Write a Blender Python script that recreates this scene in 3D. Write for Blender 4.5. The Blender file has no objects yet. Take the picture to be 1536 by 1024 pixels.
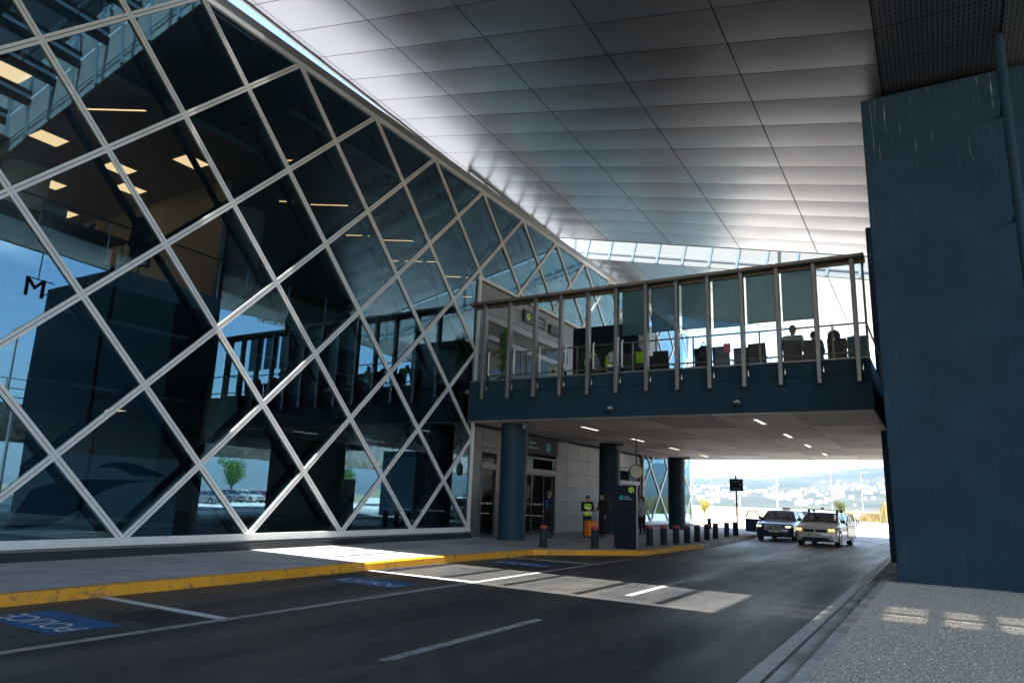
import bpy, bmesh, math, random
import numpy as np
from mathutils import Vector, Matrix
random.seed(7)
rng = np.random.default_rng(11)
SC = bpy.context.scene
COL = SC.collection
PI = math.pi
R = math.radians

# ------------------------------------------------------------------ object helpers
def tag(o, label=None, cat=None, group=None, kind=None):
    if label: o['label'] = label
    if cat: o['category'] = cat
    if group: o['group'] = group
    if kind: o['kind'] = kind
    return o

def empty(name, loc=(0, 0, 0), rz=0.0):
    o = bpy.data.objects.new(name, None)
    o.empty_display_size = 0.1
    COL.objects.link(o)
    o.location = loc
    o.rotation_euler = (0, 0, rz)
    return o

def thing(name, label, cat, loc=(0, 0, 0), rz=0.0, group=None):
    return tag(empty(name, loc, rz), label, cat, group)

def mesh_obj(name, me, mats, parent=None, smooth=False):
    for m in (mats if isinstance(mats, (list, tuple)) else [mats]):
        me.materials.append(m)
    if smooth:
        me.polygons.foreach_set('use_smooth', [True] * len(me.polygons))
    o = bpy.data.objects.new(name, me)
    COL.objects.link(o)
    if parent is not None:
        o.parent = parent
    return o

def copy_tree(o, parent=None):
    c = o.copy()
    COL.objects.link(c)
    if parent is not None:
        c.parent = parent
    for ch in list(o.children):
        copy_tree(ch, c)
    return c

class MB:
    """collects shapes of ONE part and links them as one mesh object"""
    def __init__(s):
        s.v = []; s.f = []; s.m = []
    def add(s, vs, fs, mi=0):
        b = len(s.v)
        s.v.extend([tuple(v) for v in vs])
        s.f.extend([tuple(b + i for i in f) for f in fs])
        s.m.extend([mi] * len(fs))
        return s
    def box(s, x0, x1, y0, y1, z0, z1, mi=0):
        vs = [(x0, y0, z0), (x1, y0, z0), (x1, y1, z0), (x0, y1, z0), (x0, y0, z1), (x1, y0, z1), (x1, y1, z1), (x0, y1, z1)]
        return s.add(vs, [(0, 3, 2, 1), (4, 5, 6, 7), (0, 1, 5, 4), (1, 2, 6, 5), (2, 3, 7, 6), (3, 0, 4, 7)], mi)
    def bbox(s, x0, x1, y0, y1, z0, z1, b=0.01, mi=0):
        """box with bevelled edges"""
        bm = bmesh.new()
        bmesh.ops.create_cube(bm, size=1.0)
        for v in bm.verts:
            v.co = Vector(((x0 + x1) / 2 + v.co.x * (x1 - x0), (y0 + y1) / 2 + v.co.y * (y1 - y0), (z0 + z1) / 2 + v.co.z * (z1 - z0)))
        bmesh.ops.bevel(bm, geom=bm.edges[:], offset=b, segments=2, profile=0.5, affect='EDGES')
        s.bm(bm, mi); bm.free()
        return s
    def bm(s, bm, mi=0, M=None):
        bm.verts.index_update()
        vs = [(M @ v.co) if M is not None else v.co.copy() for v in bm.verts]
        return s.add(vs, [tuple(v.index for v in f.verts) for f in bm.faces], mi)
    def obox(s, c, ax, ay, az, hx, hy, hz, mi=0):
        c = Vector(c); ax = Vector(ax).normalized() * hx; ay = Vector(ay).normalized() * hy; az = Vector(az).normalized() * hz
        vs = [c - ax - ay - az, c + ax - ay - az, c + ax + ay - az, c - ax + ay - az, c - ax - ay + az, c + ax - ay + az, c + ax + ay + az, c - ax + ay + az]
        return s.add(vs, [(0, 3, 2, 1), (4, 5, 6, 7), (0, 1, 5, 4), (1, 2, 6, 5), (2, 3, 7, 6), (3, 0, 4, 7)], mi)
    def bar(s, p, q, w, d, n=(1, 0, 0), mi=0):
        """rectangular bar from p to q, depth d along n, width w across"""
        p = Vector(p); q = Vector(q); u = (q - p); L = u.length; u.normalize()
        n = Vector(n); n = (n - u * n.dot(u)).normalized(); t = u.cross(n)
        return s.obox((p + q) / 2, u, t, n, L / 2, w / 2, d / 2, mi)
    def tube(s, p, q, r0, r1=None, n=14, cap=True, mi=0):
        r1 = r0 if r1 is None else r1
        p = Vector(p); q = Vector(q); u = (q - p).normalized()
        a = u.orthogonal().normalized(); b = u.cross(a)
        vs = []
        for c, r in ((p, r0), (q, r1)):
            for k in range(n):
                t = 2 * PI * k / n
                vs.append(c + a * (r * math.cos(t)) + b * (r * math.sin(t)))
        fs = [(k, (k + 1) % n, n + (k + 1) % n, n + k) for k in range(n)]
        if cap:
            fs += [tuple(range(n - 1, -1, -1)), tuple(range(n, 2 * n))]
        return s.add(vs, fs, mi)
    def path(s, pts, r, n=8, mi=0):
        for a, b in zip(pts[:-1], pts[1:]):
            s.tube(a, b, r, n=n, mi=mi)
        for c in pts[1:-1]:
            s.ball(c, r, 8, 6, mi)
        return s
    def ball(s, c, r, nu=14, nv=9, mi=0, sc=(1, 1, 1)):
        c = Vector(c); vs = [c + Vector((0, 0, r * sc[2]))]
        for j in range(1, nv):
            ph = PI * j / nv
            for i in range(nu):
                t = 2 * PI * i / nu
                vs.append(c + Vector((r * sc[0] * math.sin(ph) * math.cos(t), r * sc[1] * math.sin(ph) * math.sin(t), r * sc[2] * math.cos(ph))))
        vs.append(c - Vector((0, 0, r * sc[2])))
        fs = [(0, 1 + i, 1 + (i + 1) % nu) for i in range(nu)]
        for j in range(nv - 2):
            o = 1 + j * nu
            fs += [(o + i, o + nu + i, o + nu + (i + 1) % nu, o + (i + 1) % nu) for i in range(nu)]
        o = 1 + (nv - 2) * nu; e = len(vs) - 1
        fs += [(o + i, e, o + (i + 1) % nu) for i in range(nu)]
        return s.add(vs, fs, mi)
    def cap(s, p, q, r0, r1=None, n=12, mi=0):
        """round-ended tapering limb"""
        r1 = r0 if r1 is None else r1
        s.tube(p, q, r0, r1, n, True, mi)
        s.ball(p, r0, n, 8, mi); s.ball(q, r1, n, 8, mi)
        return s
    def prism(s, pts, z0, z1, mi=0):
        n = len(pts)
        vs = [(x, y, z0) for x, y in pts] + [(x, y, z1) for x, y in pts]
        fs = [tuple(range(n - 1, -1, -1)), tuple(range(n, 2 * n))] + [(i, (i + 1) % n, n + (i + 1) % n, n + i) for i in range(n)]
        return s.add(vs, fs, mi)
    def extr(s, pts, d, mi=0):
        """closed polygon of 3-D points extruded along vector d"""
        n = len(pts); d = Vector(d)
        vs = [Vector(p) for p in pts] + [Vector(p) + d for p in pts]
        fs = [tuple(range(n - 1, -1, -1)), tuple(range(n, 2 * n))] + [(i, (i + 1) % n, n + (i + 1) % n, n + i) for i in range(n)]
        return s.add(vs, fs, mi)
    def quad(s, a, b, c, d, mi=0):
        return s.add([a, b, c, d], [(0, 1, 2, 3)], mi)
    def loft(s, rings, closed=True, mi=0, caps=True):
        n = len(rings[0]); vs = [v for r in rings for v in r]; fs = []
        m = n if closed else n - 1
        for j in range(len(rings) - 1):
            for i in range(m):
                fs.append((j * n + i, j * n + (i + 1) % n, (j + 1) * n + (i + 1) % n, (j + 1) * n + i))
        if caps and closed:
            fs += [tuple(range(n - 1, -1, -1)), tuple((len(rings) - 1) * n + i for i in range(n))]
        return s.add(vs, fs, mi)
    def build(s, name, mats, parent=None, smooth=False, angle=None, fix=True):
        me = bpy.data.meshes.new(name)
        me.from_pydata([tuple(v) for v in s.v], [], s.f)
        if any(s.m):
            me.polygons.foreach_set('material_index', s.m)
        if fix:
            bm = bmesh.new(); bm.from_mesh(me)
            bmesh.ops.recalc_face_normals(bm, faces=bm.faces[:])
            bm.to_mesh(me); bm.free()
        o = mesh_obj(name, me, mats, parent, smooth)
        if angle:
            me.polygons.foreach_set('use_smooth', [True] * len(me.polygons))
            me.set_sharp_from_angle(angle=R(angle))
        return o

def text_mesh(txt, size, M, depth=0.0, bold=False):
    cu = bpy.data.curves.new('txt', 'FONT')
    cu.body = txt; cu.size = size; cu.align_x = 'CENTER'; cu.align_y = 'CENTER'; cu.extrude = depth
    if bold: cu.offset = size * 0.012
    o = bpy.data.objects.new('txt', cu); COL.objects.link(o)
    bpy.context.view_layer.update()
    dg = bpy.context.evaluated_depsgraph_get()
    me = bpy.data.meshes.new_from_object(o.evaluated_get(dg))
    bpy.data.objects.remove(o)
    me.transform(M)
    me.materials.clear()
    return me

# ------------------------------------------------------------------ materials
MATS = {}
def nodes(name):
    m = bpy.data.materials.new(name); m.use_nodes = True
    nt = m.node_tree; b = nt.nodes['Principled BSDF']
    return m, nt, b

def N(nt, t, **k):
    n = nt.nodes.new(t)
    for a, v in k.items():
        if a in n.inputs: n.inputs[a].default_value = v
        else: setattr(n, a, v)
    return n

def rgba(c): return (c[0], c[1], c[2], 1.0)

def pbr(name, col, rough=0.6, metal=0.0, var=0.12, scale=3.0, bump=0.0, bscale=60.0, rvar=0.0, spec=0.5, stretch=None, coat=0.0, col2=None, thr=(0.45, 0.65)):
    m, nt, b = nodes(name)
    L = nt.links
    tc = N(nt, 'ShaderNodeTexCoord')
    src = tc.outputs['Object']
    if stretch:
        mp = N(nt, 'ShaderNodeMapping'); mp.inputs['Scale'].default_value = stretch
        L.new(src, mp.inputs['Vector']); src = mp.outputs['Vector']
    nz = N(nt, 'ShaderNodeTexNoise', Scale=scale, Detail=8.0, Roughness=0.62)
    L.new(src, nz.inputs['Vector'])
    mr = N(nt, 'ShaderNodeMapRange'); mr.inputs['From Min'].default_value = 0.3; mr.inputs['From Max'].default_value = 0.7
    mr.inputs['To Min'].default_value = 1 - var; mr.inputs['To Max'].default_value = 1 + var
    L.new(nz.outputs['Fac'], mr.inputs['Value'])
    mx = N(nt, 'ShaderNodeMix', data_type='RGBA', blend_type='MULTIPLY')
    mx.inputs['Factor'].default_value = 1.0
    mx.inputs['A'].default_value = rgba(col)
    if col2:
        n2 = N(nt, 'ShaderNodeTexNoise', Scale=scale * 0.37, Detail=5.0)
        L.new(src, n2.inputs['Vector'])
        m2 = N(nt, 'ShaderNodeMapRange'); m2.inputs['From Min'].default_value = thr[0]; m2.inputs['From Max'].default_value = thr[1]
        L.new(n2.outputs['Fac'], m2.inputs['Value'])
        mc = N(nt, 'ShaderNodeMix', data_type='RGBA')
        mc.inputs['A'].default_value = rgba(col); mc.inputs['B'].default_value = rgba(col2)
        L.new(m2.outputs['Result'], mc.inputs['Factor'])
        L.new(mc.outputs['Result'], mx.inputs['A'])
    L.new(mr.outputs['Result'], mx.inputs['B'])
    L.new(mx.outputs['Result'], b.inputs['Base Color'])
    b.inputs['Metallic'].default_value = metal
    b.inputs['Roughness'].default_value = rough
    b.inputs['Specular IOR Level'].default_value = spec
    b.inputs['Coat Weight'].default_value = coat
    b.inputs['Coat Roughness'].default_value = 0.05
    if rvar:
        r2 = N(nt, 'ShaderNodeMapRange'); r2.inputs['From Min'].default_value = 0.3; r2.inputs['From Max'].default_value = 0.7
        r2.inputs['To Min'].default_value = max(0.02, rough - rvar); r2.inputs['To Max'].default_value = min(1, rough + rvar)
        L.new(nz.outputs['Fac'], r2.inputs['Value']); L.new(r2.outputs['Result'], b.inputs['Roughness'])
    if bump:
        nb = N(nt, 'ShaderNodeTexNoise', Scale=bscale, Detail=6.0, Roughness=0.7)
        L.new(src, nb.inputs['Vector'])
        bp = N(nt, 'ShaderNodeBump', Strength=bump, Distance=0.02)
        L.new(nb.outputs['Fac'], bp.inputs['Height']); L.new(bp.outputs['Normal'], b.inputs['Normal'])
    MATS[name] = m
    return m

def emis(name, col, strength):
    m, nt, b = nodes(name)
    b.inputs['Base Color'].default_value = rgba(col)
    b.inputs['Emission Color'].default_value = rgba(col)
    b.inputs['Emission Strength'].default_value = strength
    return m

def glass(name, tint, refl, rough=0.0, wave=0.0, wscale=1.2, ior=1.5, gcol=(0.93, 0.97, 1.0)):
    """thin pane: tinted see-through + mirror reflection (fresnel on top of a coating)"""
    m, nt, b = nodes(name); L = nt.links
    out = nt.nodes['Material Output']
    nt.nodes.remove(b)
    tr = N(nt, 'ShaderNodeBsdfTransparent', Color=rgba(tint))
    gl = N(nt, 'ShaderNodeBsdfGlossy', Roughness=rough)
    gl.inputs['Color'].default_value = rgba(gcol)
    fr = N(nt, 'ShaderNodeFresnel', IOR=ior)
    mr = N(nt, 'ShaderNodeMapRange')
    mr.inputs['From Min'].default_value = 0.0; mr.inputs['From Max'].default_value = 1.0
    mr.inputs['To Min'].default_value = refl; mr.inputs['To Max'].default_value = 1.0
    L.new(fr.outputs['Fac'], mr.inputs['Value'])
    mx = N(nt, 'ShaderNodeMixShader')
    L.new(mr.outputs['Result'], mx.inputs['Fac']); L.new(tr.outputs[0], mx.inputs[1]); L.new(gl.outputs[0], mx.inputs[2])
    L.new(mx.outputs[0], out.inputs['Surface'])
    if wave:
        tc = N(nt, 'ShaderNodeTexCoord')
        nz = N(nt, 'ShaderNodeTexNoise', Scale=wscale, Detail=1.0)
        L.new(tc.outputs['Object'], nz.inputs['Vector'])
        bp = N(nt, 'ShaderNodeBump', Strength=1.0, Distance=wave)
        L.new(nz.outputs['Fac'], bp.inputs['Height'])
        L.new(bp.outputs['Normal'], gl.inputs['Normal'])
    MATS[name] = m
    return m
# ------------------------------------------------------------------ material list
M = {}
def asphalt(name, base, worn):
    m, nt, b = nodes(name); L = nt.links
    tc = N(nt, 'ShaderNodeTexCoord'); P = tc.outputs['Object']
    n1 = N(nt, 'ShaderNodeTexNoise', Scale=0.55, Detail=7.0, Roughness=0.6)
    mp = N(nt, 'ShaderNodeMapping'); mp.inputs['Scale'].default_value = (1.6, 0.25, 1)
    L.new(P, mp.inputs['Vector']); L.new(mp.outputs['Vector'], n1.inputs['Vector'])
    n2 = N(nt, 'ShaderNodeTexNoise', Scale=60.0, Detail=4.0, Roughness=0.8); L.new(P, n2.inputs['Vector'])
    n3 = N(nt, 'ShaderNodeTexNoise', Scale=2.2, Detail=9.0, Roughness=0.7); L.new(P, n3.inputs['Vector'])
    r1 = N(nt, 'ShaderNodeMapRange'); r1.inputs['From Min'].default_value = 0.38; r1.inputs['From Max'].default_value = 0.66; L.new(n1.outputs['Fac'], r1.inputs['Value'])
    c1 = N(nt, 'ShaderNodeMix', data_type='RGBA'); c1.inputs['A'].default_value = rgba(base); c1.inputs['B'].default_value = rgba(worn); L.new(r1.outputs['Result'], c1.inputs['Factor'])
    r2 = N(nt, 'ShaderNodeMapRange'); r2.inputs['From Min'].default_value = 0.3; r2.inputs['From Max'].default_value = 0.7; r2.inputs['To Min'].default_value = 0.45; r2.inputs['To Max'].default_value = 1.65; L.new(n2.outputs['Fac'], r2.inputs['Value'])
    r3 = N(nt, 'ShaderNodeMapRange'); r3.inputs['From Min'].default_value = 0.35; r3.inputs['From Max'].default_value = 0.65; r3.inputs['To Min'].default_value = 0.78; r3.inputs['To Max'].default_value = 1.18; L.new(n3.outputs['Fac'], r3.inputs['Value'])
    a = N(nt, 'ShaderNodeMix', data_type='RGBA', blend_type='MULTIPLY'); a.inputs['Factor'].default_value = 1; L.new(c1.outputs['Result'], a.inputs['A']); L.new(r2.outputs['Result'], a.inputs['B'])
    a2 = N(nt, 'ShaderNodeMix', data_type='RGBA', blend_type='MULTIPLY'); a2.inputs['Factor'].default_value = 1; L.new(a.outputs['Result'], a2.inputs['A']); L.new(r3.outputs['Result'], a2.inputs['B'])
    n4 = N(nt, 'ShaderNodeTexNoise', Scale=16.0, Detail=9.0, Roughness=0.75); L.new(P, n4.inputs['Vector'])
    r4 = N(nt, 'ShaderNodeMapRange'); r4.inputs['From Min'].default_value = 0.36; r4.inputs['From Max'].default_value = 0.64; r4.inputs['To Min'].default_value = 0.72; r4.inputs['To Max'].default_value = 1.30; L.new(n4.outputs['Fac'], r4.inputs['Value'])
    a3 = N(nt, 'ShaderNodeMix', data_type='RGBA', blend_type='MULTIPLY'); a3.inputs['Factor'].default_value = 1; L.new(a2.outputs['Result'], a3.inputs['A']); L.new(r4.outputs['Result'], a3.inputs['B']); a2 = a3
    ov = N(nt, 'ShaderNodeTexVoronoi', Scale=0.9); L.new(P, ov.inputs['Vector'])       # oil drips
    ow = N(nt, 'ShaderNodeTexNoise', Scale=7.0, Detail=4.0); L.new(P, ow.inputs['Vector'])
    om = N(nt, 'ShaderNodeMath', operation='MULTIPLY_ADD'); om.inputs[1].default_value = 0.16; L.new(ow.outputs['Fac'], om.inputs[0]); L.new(ov.outputs['Distance'], om.inputs[2])
    orr = N(nt, 'ShaderNodeMapRange'); orr.inputs['From Min'].default_value = 0.13; orr.inputs['From Max'].default_value = 0.22; orr.inputs['To Min'].default_value = 0.45; orr.inputs['To Max'].default_value = 1.0; L.new(om.outputs[0], orr.inputs['Value'])
    oa = N(nt, 'ShaderNodeMix', data_type='RGBA', blend_type='MULTIPLY'); oa.inputs['Factor'].default_value = 1; L.new(a2.outputs['Result'], oa.inputs['A']); L.new(orr.outputs['Result'], oa.inputs['B']); a2 = oa
    # cracks: thin cell borders, only here and there
    wv = N(nt, 'ShaderNodeTexNoise', Scale=1.7, Detail=5.0); L.new(P, wv.inputs['Vector'])
    ad = N(nt, 'ShaderNodeMix', data_type='RGBA', blend_type='ADD'); ad.inputs['Factor'].default_value = 0.5; L.new(P, ad.inputs['A']); L.new(wv.outputs['Color'], ad.inputs['B'])
    vo = N(nt, 'ShaderNodeTexVoronoi', feature='DISTANCE_TO_EDGE', Scale=0.28); L.new(ad.outputs['Result'], vo.inputs['Vector'])
    lt = N(nt, 'ShaderNodeMath', operation='LESS_THAN'); lt.inputs[1].default_value = 0.0035; L.new(vo.outputs['Distance'], lt.inputs[0])
    mk = N(nt, 'ShaderNodeTexNoise', Scale=0.35, Detail=2.0); L.new(P, mk.inputs['Vector'])
    gt = N(nt, 'ShaderNodeMath', operation='GREATER_THAN'); gt.inputs[1].default_value = 0.47; L.new(mk.outputs['Fac'], gt.inputs[0])
    mu = N(nt, 'ShaderNodeMath', operation='MULTIPLY'); L.new(lt.outputs[0], mu.inputs[0]); L.new(gt.outputs[0], mu.inputs[1])
    cr = N(nt, 'ShaderNodeMix', data_type='RGBA'); cr.inputs['B'].default_value = (0.012, 0.012, 0.014, 1); L.new(a2.outputs['Result'], cr.inputs['A']); L.new(mu.outputs[0], cr.inputs['Factor'])
    L.new(cr.outputs['Result'], b.inputs['Base Color'])
    rr = N(nt, 'ShaderNodeMapRange'); rr.inputs['From Min'].default_value = 0.35; rr.inputs['From Max'].default_value = 0.65; rr.inputs['To Min'].default_value = 0.55; rr.inputs['To Max'].default_value = 0.36; L.new(n1.outputs['Fac'], rr.inputs['Value'])
    L.new(rr.outputs['Result'], b.inputs['Roughness'])
    b.inputs['Specular IOR Level'].default_value = 0.33
    vb = N(nt, 'ShaderNodeTexVoronoi', Scale=130.0); L.new(P, vb.inputs['Vector'])
    bp = N(nt, 'ShaderNodeBump', Strength=0.5, Distance=0.006); L.new(vb.outputs['Distance'], bp.inputs['Height']); L.new(bp.outputs['Normal'], b.inputs['Normal'])
    return m

def paint_worn(name, col, under, thr=0.42, rough=0.55):
    """road paint worn through to the asphalt in spots"""
    m, nt, b = nodes(name); L = nt.links
    P = N(nt, 'ShaderNodeTexCoord').outputs['Object']
    n1 = N(nt, 'ShaderNodeTexNoise', Scale=6.0, Detail=10.0, Roughness=0.75); L.new(P, n1.inputs['Vector'])
    r = N(nt, 'ShaderNodeMapRange'); r.inputs['From Min'].default_value = thr - 0.06; r.inputs['From Max'].default_value = thr + 0.05; L.new(n1.outputs['Fac'], r.inputs['Value'])
    n2 = N(nt, 'ShaderNodeTexNoise', Scale=1.4, Detail=4.0); L.new(P, n2.inputs['Vector'])
    r2 = N(nt, 'ShaderNodeMapRange'); r2.inputs['To Min'].default_value = 0.7; r2.inputs['To Max'].default_value = 1.15; L.new(n2.outputs['Fac'], r2.inputs['Value'])
    c = N(nt, 'ShaderNodeMix', data_type='RGBA'); c.inputs['A'].default_value = rgba(under); c.inputs['B'].default_value = rgba(col); L.new(r.outputs['Result'], c.inputs['Factor'])
    d = N(nt, 'ShaderNodeMix', data_type='RGBA', blend_type='MULTIPLY'); d.inputs['Factor'].default_value = 1; L.new(c.outputs['Result'], d.inputs['A']); L.new(r2.outputs['Result'], d.inputs['B'])
    L.new(d.outputs['Result'], b.inputs['Base Color']); b.inputs['Roughness'].default_value = rough
    vb = N(nt, 'ShaderNodeTexNoise', Scale=140.0, Detail=2.0); L.new(P, vb.inputs['Vector'])
    bp = N(nt, 'ShaderNodeBump', Strength=0.3, Distance=0.004); L.new(vb.outputs['Fac'], bp.inputs['Height']); L.new(bp.outputs['Normal'], b.inputs['Normal'])
    return m

def slotted(name, col, rough, metal):
    """metal sheet pierced by rows of short slots"""
    m, nt, b = nodes(name); L = nt.links
    P = N(nt, 'ShaderNodeTexCoord').outputs['Object']
    sp = N(nt, 'ShaderNodeSeparateXYZ'); L.new(P, sp.inputs[0])
    def band(out, period, lo):
        d = N(nt, 'ShaderNodeMath', operation='DIVIDE'); d.inputs[1].default_value = period; L.new(out, d.inputs[0])
        f = N(nt, 'ShaderNodeMath', operation='FRACT'); L.new(d.outputs[0], f.inputs[0])
        g = N(nt, 'ShaderNodeMath', operation='LESS_THAN'); g.inputs[1].default_value = lo; L.new(f.outputs[0], g.inputs[0])
        return g.outputs[0]
    a = band(sp.outputs['X'], 0.095, 0.28); c = band(sp.outputs['Y'], 0.165, 0.72)
    mu = N(nt, 'ShaderNodeMath', operation='MULTIPLY'); L.new(a, mu.inputs[0]); L.new(c, mu.inputs[1])
    mx = N(nt, 'ShaderNodeMix', data_type='RGBA'); mx.inputs['A'].default_value = rgba(col); mx.inputs['B'].default_value = (0.004, 0.005, 0.006, 1)
    L.new(mu.outputs[0], mx.inputs['Factor']); L.new(mx.outputs['Result'], b.inputs['Base Color'])
    iv = N(nt, 'ShaderNodeMath', operation='SUBTRACT'); iv.inputs[0].default_value = 1.0; L.new(mu.outputs[0], iv.inputs[1])
    mm = N(nt, 'ShaderNodeMath', operation='MULTIPLY'); mm.inputs[1].default_value = metal; L.new(iv.outputs[0], mm.inputs[0]); L.new(mm.outputs[0], b.inputs['Metallic'])
    b.inputs['Roughness'].default_value = rough
    return m

def streaked(name, col, streak, amount, rough=0.7, bump=0.12, top=None):
    """painted concrete: cloudy tone, trowel marks, thin pale runs down from the top"""
    m, nt, b = nodes(name); L = nt.links
    P = N(nt, 'ShaderNodeTexCoord').outputs['Object']
    n1 = N(nt, 'ShaderNodeTexNoise', Scale=0.8, Detail=9.0, Roughness=0.7); L.new(P, n1.inputs['Vector'])
    r1 = N(nt, 'ShaderNodeMapRange'); r1.inputs['From Min'].default_value = 0.3; r1.inputs['From Max'].default_value = 0.7; r1.inputs['To Min'].default_value = 0.80; r1.inputs['To Max'].default_value = 1.20; L.new(n1.outputs['Fac'], r1.inputs['Value'])
    mp = N(nt, 'ShaderNodeMapping'); mp.inputs['Scale'].default_value = (16.0, 16.0, 0.55); L.new(P, mp.inputs['Vector'])
    n2 = N(nt, 'ShaderNodeTexNoise', Scale=1.0, Detail=6.0, Roughness=0.7); L.new(mp.outputs['Vector'], n2.inputs['Vector'])
    r2 = N(nt, 'ShaderNodeMapRange'); r2.inputs['From Min'].default_value = 0.60; r2.inputs['From Max'].default_value = 0.65; L.new(n2.outputs['Fac'], r2.inputs['Value'])
    n3 = N(nt, 'ShaderNodeTexNoise', Scale=0.9, Detail=3.0); L.new(P, n3.inputs['Vector'])
    r3 = N(nt, 'ShaderNodeMapRange'); r3.inputs['From Min'].default_value = 0.46; r3.inputs['From Max'].default_value = 0.62; r3.inputs['To Max'].default_value = amount; L.new(n3.outputs['Fac'], r3.inputs['Value'])
    mu = N(nt, 'ShaderNodeMath', operation='MULTIPLY'); L.new(r2.outputs['Result'], mu.inputs[0]); L.new(r3.outputs['Result'], mu.inputs[1])
    if top is not None:      # the runs start at the upper edge and thin out downwards
        sz = N(nt, 'ShaderNodeSeparateXYZ'); L.new(P, sz.inputs[0])
        rz = N(nt, 'ShaderNodeMapRange'); rz.inputs['From Min'].default_value = top; rz.inputs['From Max'].default_value = 11.6; rz.inputs['To Min'].default_value = 0.05; L.new(sz.outputs['Z'], rz.inputs['Value'])
        m3 = N(nt, 'ShaderNodeMath', operation='MULTIPLY'); L.new(mu.outputs[0], m3.inputs[0]); L.new(rz.outputs['Result'], m3.inputs[1]); mu = m3
    a = N(nt, 'ShaderNodeMix', data_type='RGBA', blend_type='MULTIPLY'); a.inputs['Factor'].default_value = 1; a.inputs['A'].default_value = rgba(col); L.new(r1.outputs['Result'], a.inputs['B'])
    c = N(nt, 'ShaderNodeMix', data_type='RGBA'); c.inputs['B'].default_value = rgba(streak); L.new(a.outputs['Result'], c.inputs['A']); L.new(mu.outputs[0], c.inputs['Factor'])
    L.new(c.outputs['Result'], b.inputs['Base Color']); b.inputs['Roughness'].default_value = rough; b.inputs['Specular IOR Level'].default_value = 0.12
    n4 = N(nt, 'ShaderNodeTexNoise', Scale=14.0, Detail=8.0, Roughness=0.7); L.new(P, n4.inputs['Vector'])
    bp = N(nt, 'ShaderNodeBump', Strength=bump, Distance=0.02); L.new(n4.outputs['Fac'], bp.inputs['Height']); L.new(bp.outputs['Normal'], b.inputs['Normal'])
    return m

ASPH = (0.075, 0.074, 0.076)
M['asphalt'] = asphalt('asphalt', (0.029, 0.031, 0.036), (0.078, 0.073, 0.068))
M['asphalt_dark'] = asphalt('asphalt_patch', (0.04, 0.04, 0.043), (0.055, 0.055, 0.058))
M['white_paint'] = paint_worn('road_white', (0.78, 0.77, 0.74), (0.12, 0.115, 0.11), 0.40)
M['white_paint_old'] = paint_worn('road_white_old', (0.44, 0.43, 0.42), (0.11, 0.105, 0.10), 0.44)
M['edge_paint'] = paint_worn('edge_white', (0.60, 0.55, 0.48), (0.16, 0.15, 0.14), 0.40)
M['blue_paint'] = paint_worn('road_blue', (0.012, 0.13, 0.34), (0.07, 0.07, 0.075), 0.42)
M['yellow_paint'] = paint_worn('kerb_yellow', (0.78, 0.34, 0.015), (0.24, 0.16, 0.09), 0.42)
M['walk'] = pbr('sidewalk_concrete', (0.45, 0.44, 0.43), 0.8, var=0.22, scale=1.3, bump=0.25, bscale=55, col2=(0.35, 0.34, 0.335))
M['kerb_grey'] = pbr('kerb_concrete', (0.60, 0.545, 0.475), 0.85, var=0.28, scale=2.5, bump=0.4, bscale=30, col2=(0.36, 0.325, 0.28))
M['kerb_dim'] = pbr('terrace_tiles', (0.20, 0.185, 0.17), 0.75, var=0.15, scale=2)
M['paver'] = pbr('paver', (0.36, 0.32, 0.30), 0.85, var=0.2, scale=4, bump=0.4, bscale=40)
M['gravel_base'] = pbr('gravel_bed', (0.56, 0.485, 0.395), 0.95, var=0.4, scale=30, bump=0.9, bscale=45)
M['ground'] = pbr('dry_ground', (0.36, 0.29, 0.17), 0.95, var=0.3, scale=0.05, bump=0.3, bscale=2, col2=(0.20, 0.22, 0.10))
M['forecourt'] = pbr('forecourt_concrete', (0.70, 0.67, 0.62), 0.85, var=0.12, scale=0.4, bump=0.2, bscale=30)
M['frame_white'] = pbr('facade_aluminium', (0.70, 0.69, 0.665), 0.42, metal=0.0, var=0.08, scale=2)
M['door_metal'] = pbr('door_metal', (0.11, 0.11, 0.112), 0.4, metal=0.5, var=0.06)
M['frame_dark'] = pbr('dark_gasket', (0.015, 0.018, 0.022), 0.6, var=0.1)
M['steel_dark'] = pbr('dark_steel', (0.02, 0.027, 0.035), 0.5, metal=0.3, var=0.1)
M['fascia_grey'] = pbr('fascia_grey', (0.27, 0.265, 0.26), 0.45, metal=0.5, var=0.06, scale=1)
M['glass_facade'] = glass('facade_glass', (0.26, 0.41, 0.48), 0.17, wave=0.0013, wscale=0.6, gcol=(0.42, 0.78, 1.0))
M['glass_clear'] = glass('terrace_glass', (0.88, 0.93, 0.93), 0.0, wave=0.001, ior=1.22)
M['glass_door'] = glass('door_glass', (0.42, 0.47, 0.47), 0.0, wave=0.001, ior=1.2)
M['glass_sky'] = glass('skylight_glass', (0.88, 0.93, 0.95), 0.04)
M['blind'] = None
M['soffit'] = pbr('soffit_metal', (0.31, 0.31, 0.325), 0.33, metal=0.85, var=0.05, scale=0.6, rvar=0.05)
M['slotted'] = slotted('slotted_metal', (0.20, 0.20, 0.21), 0.42, 0.7)
M['roof_top'] = pbr('roof_membrane', (0.32, 0.325, 0.33), 0.8, var=0.1, scale=0.5)
M['beam_blue'] = pbr('skylight_beam', (0.30, 0.40, 0.47), 0.5, metal=0.2, var=0.06)
M['upstand'] = pbr('white_upstand', (0.40, 0.415, 0.42), 0.5, var=0.05, scale=0.5)
M['beam_dark'] = pbr('dark_skylight_beam', (0.045, 0.06, 0.075), 0.5, metal=0.2, var=0.06)
M['pier'] = streaked('pier_paint', (0.025, 0.052, 0.078), (0.62, 0.62, 0.58), 1.0, top=8.2)
M['deck_blue'] = streaked('deck_paint', (0.016, 0.040, 0.062), (0.3, 0.33, 0.36), 0.22)
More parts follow.
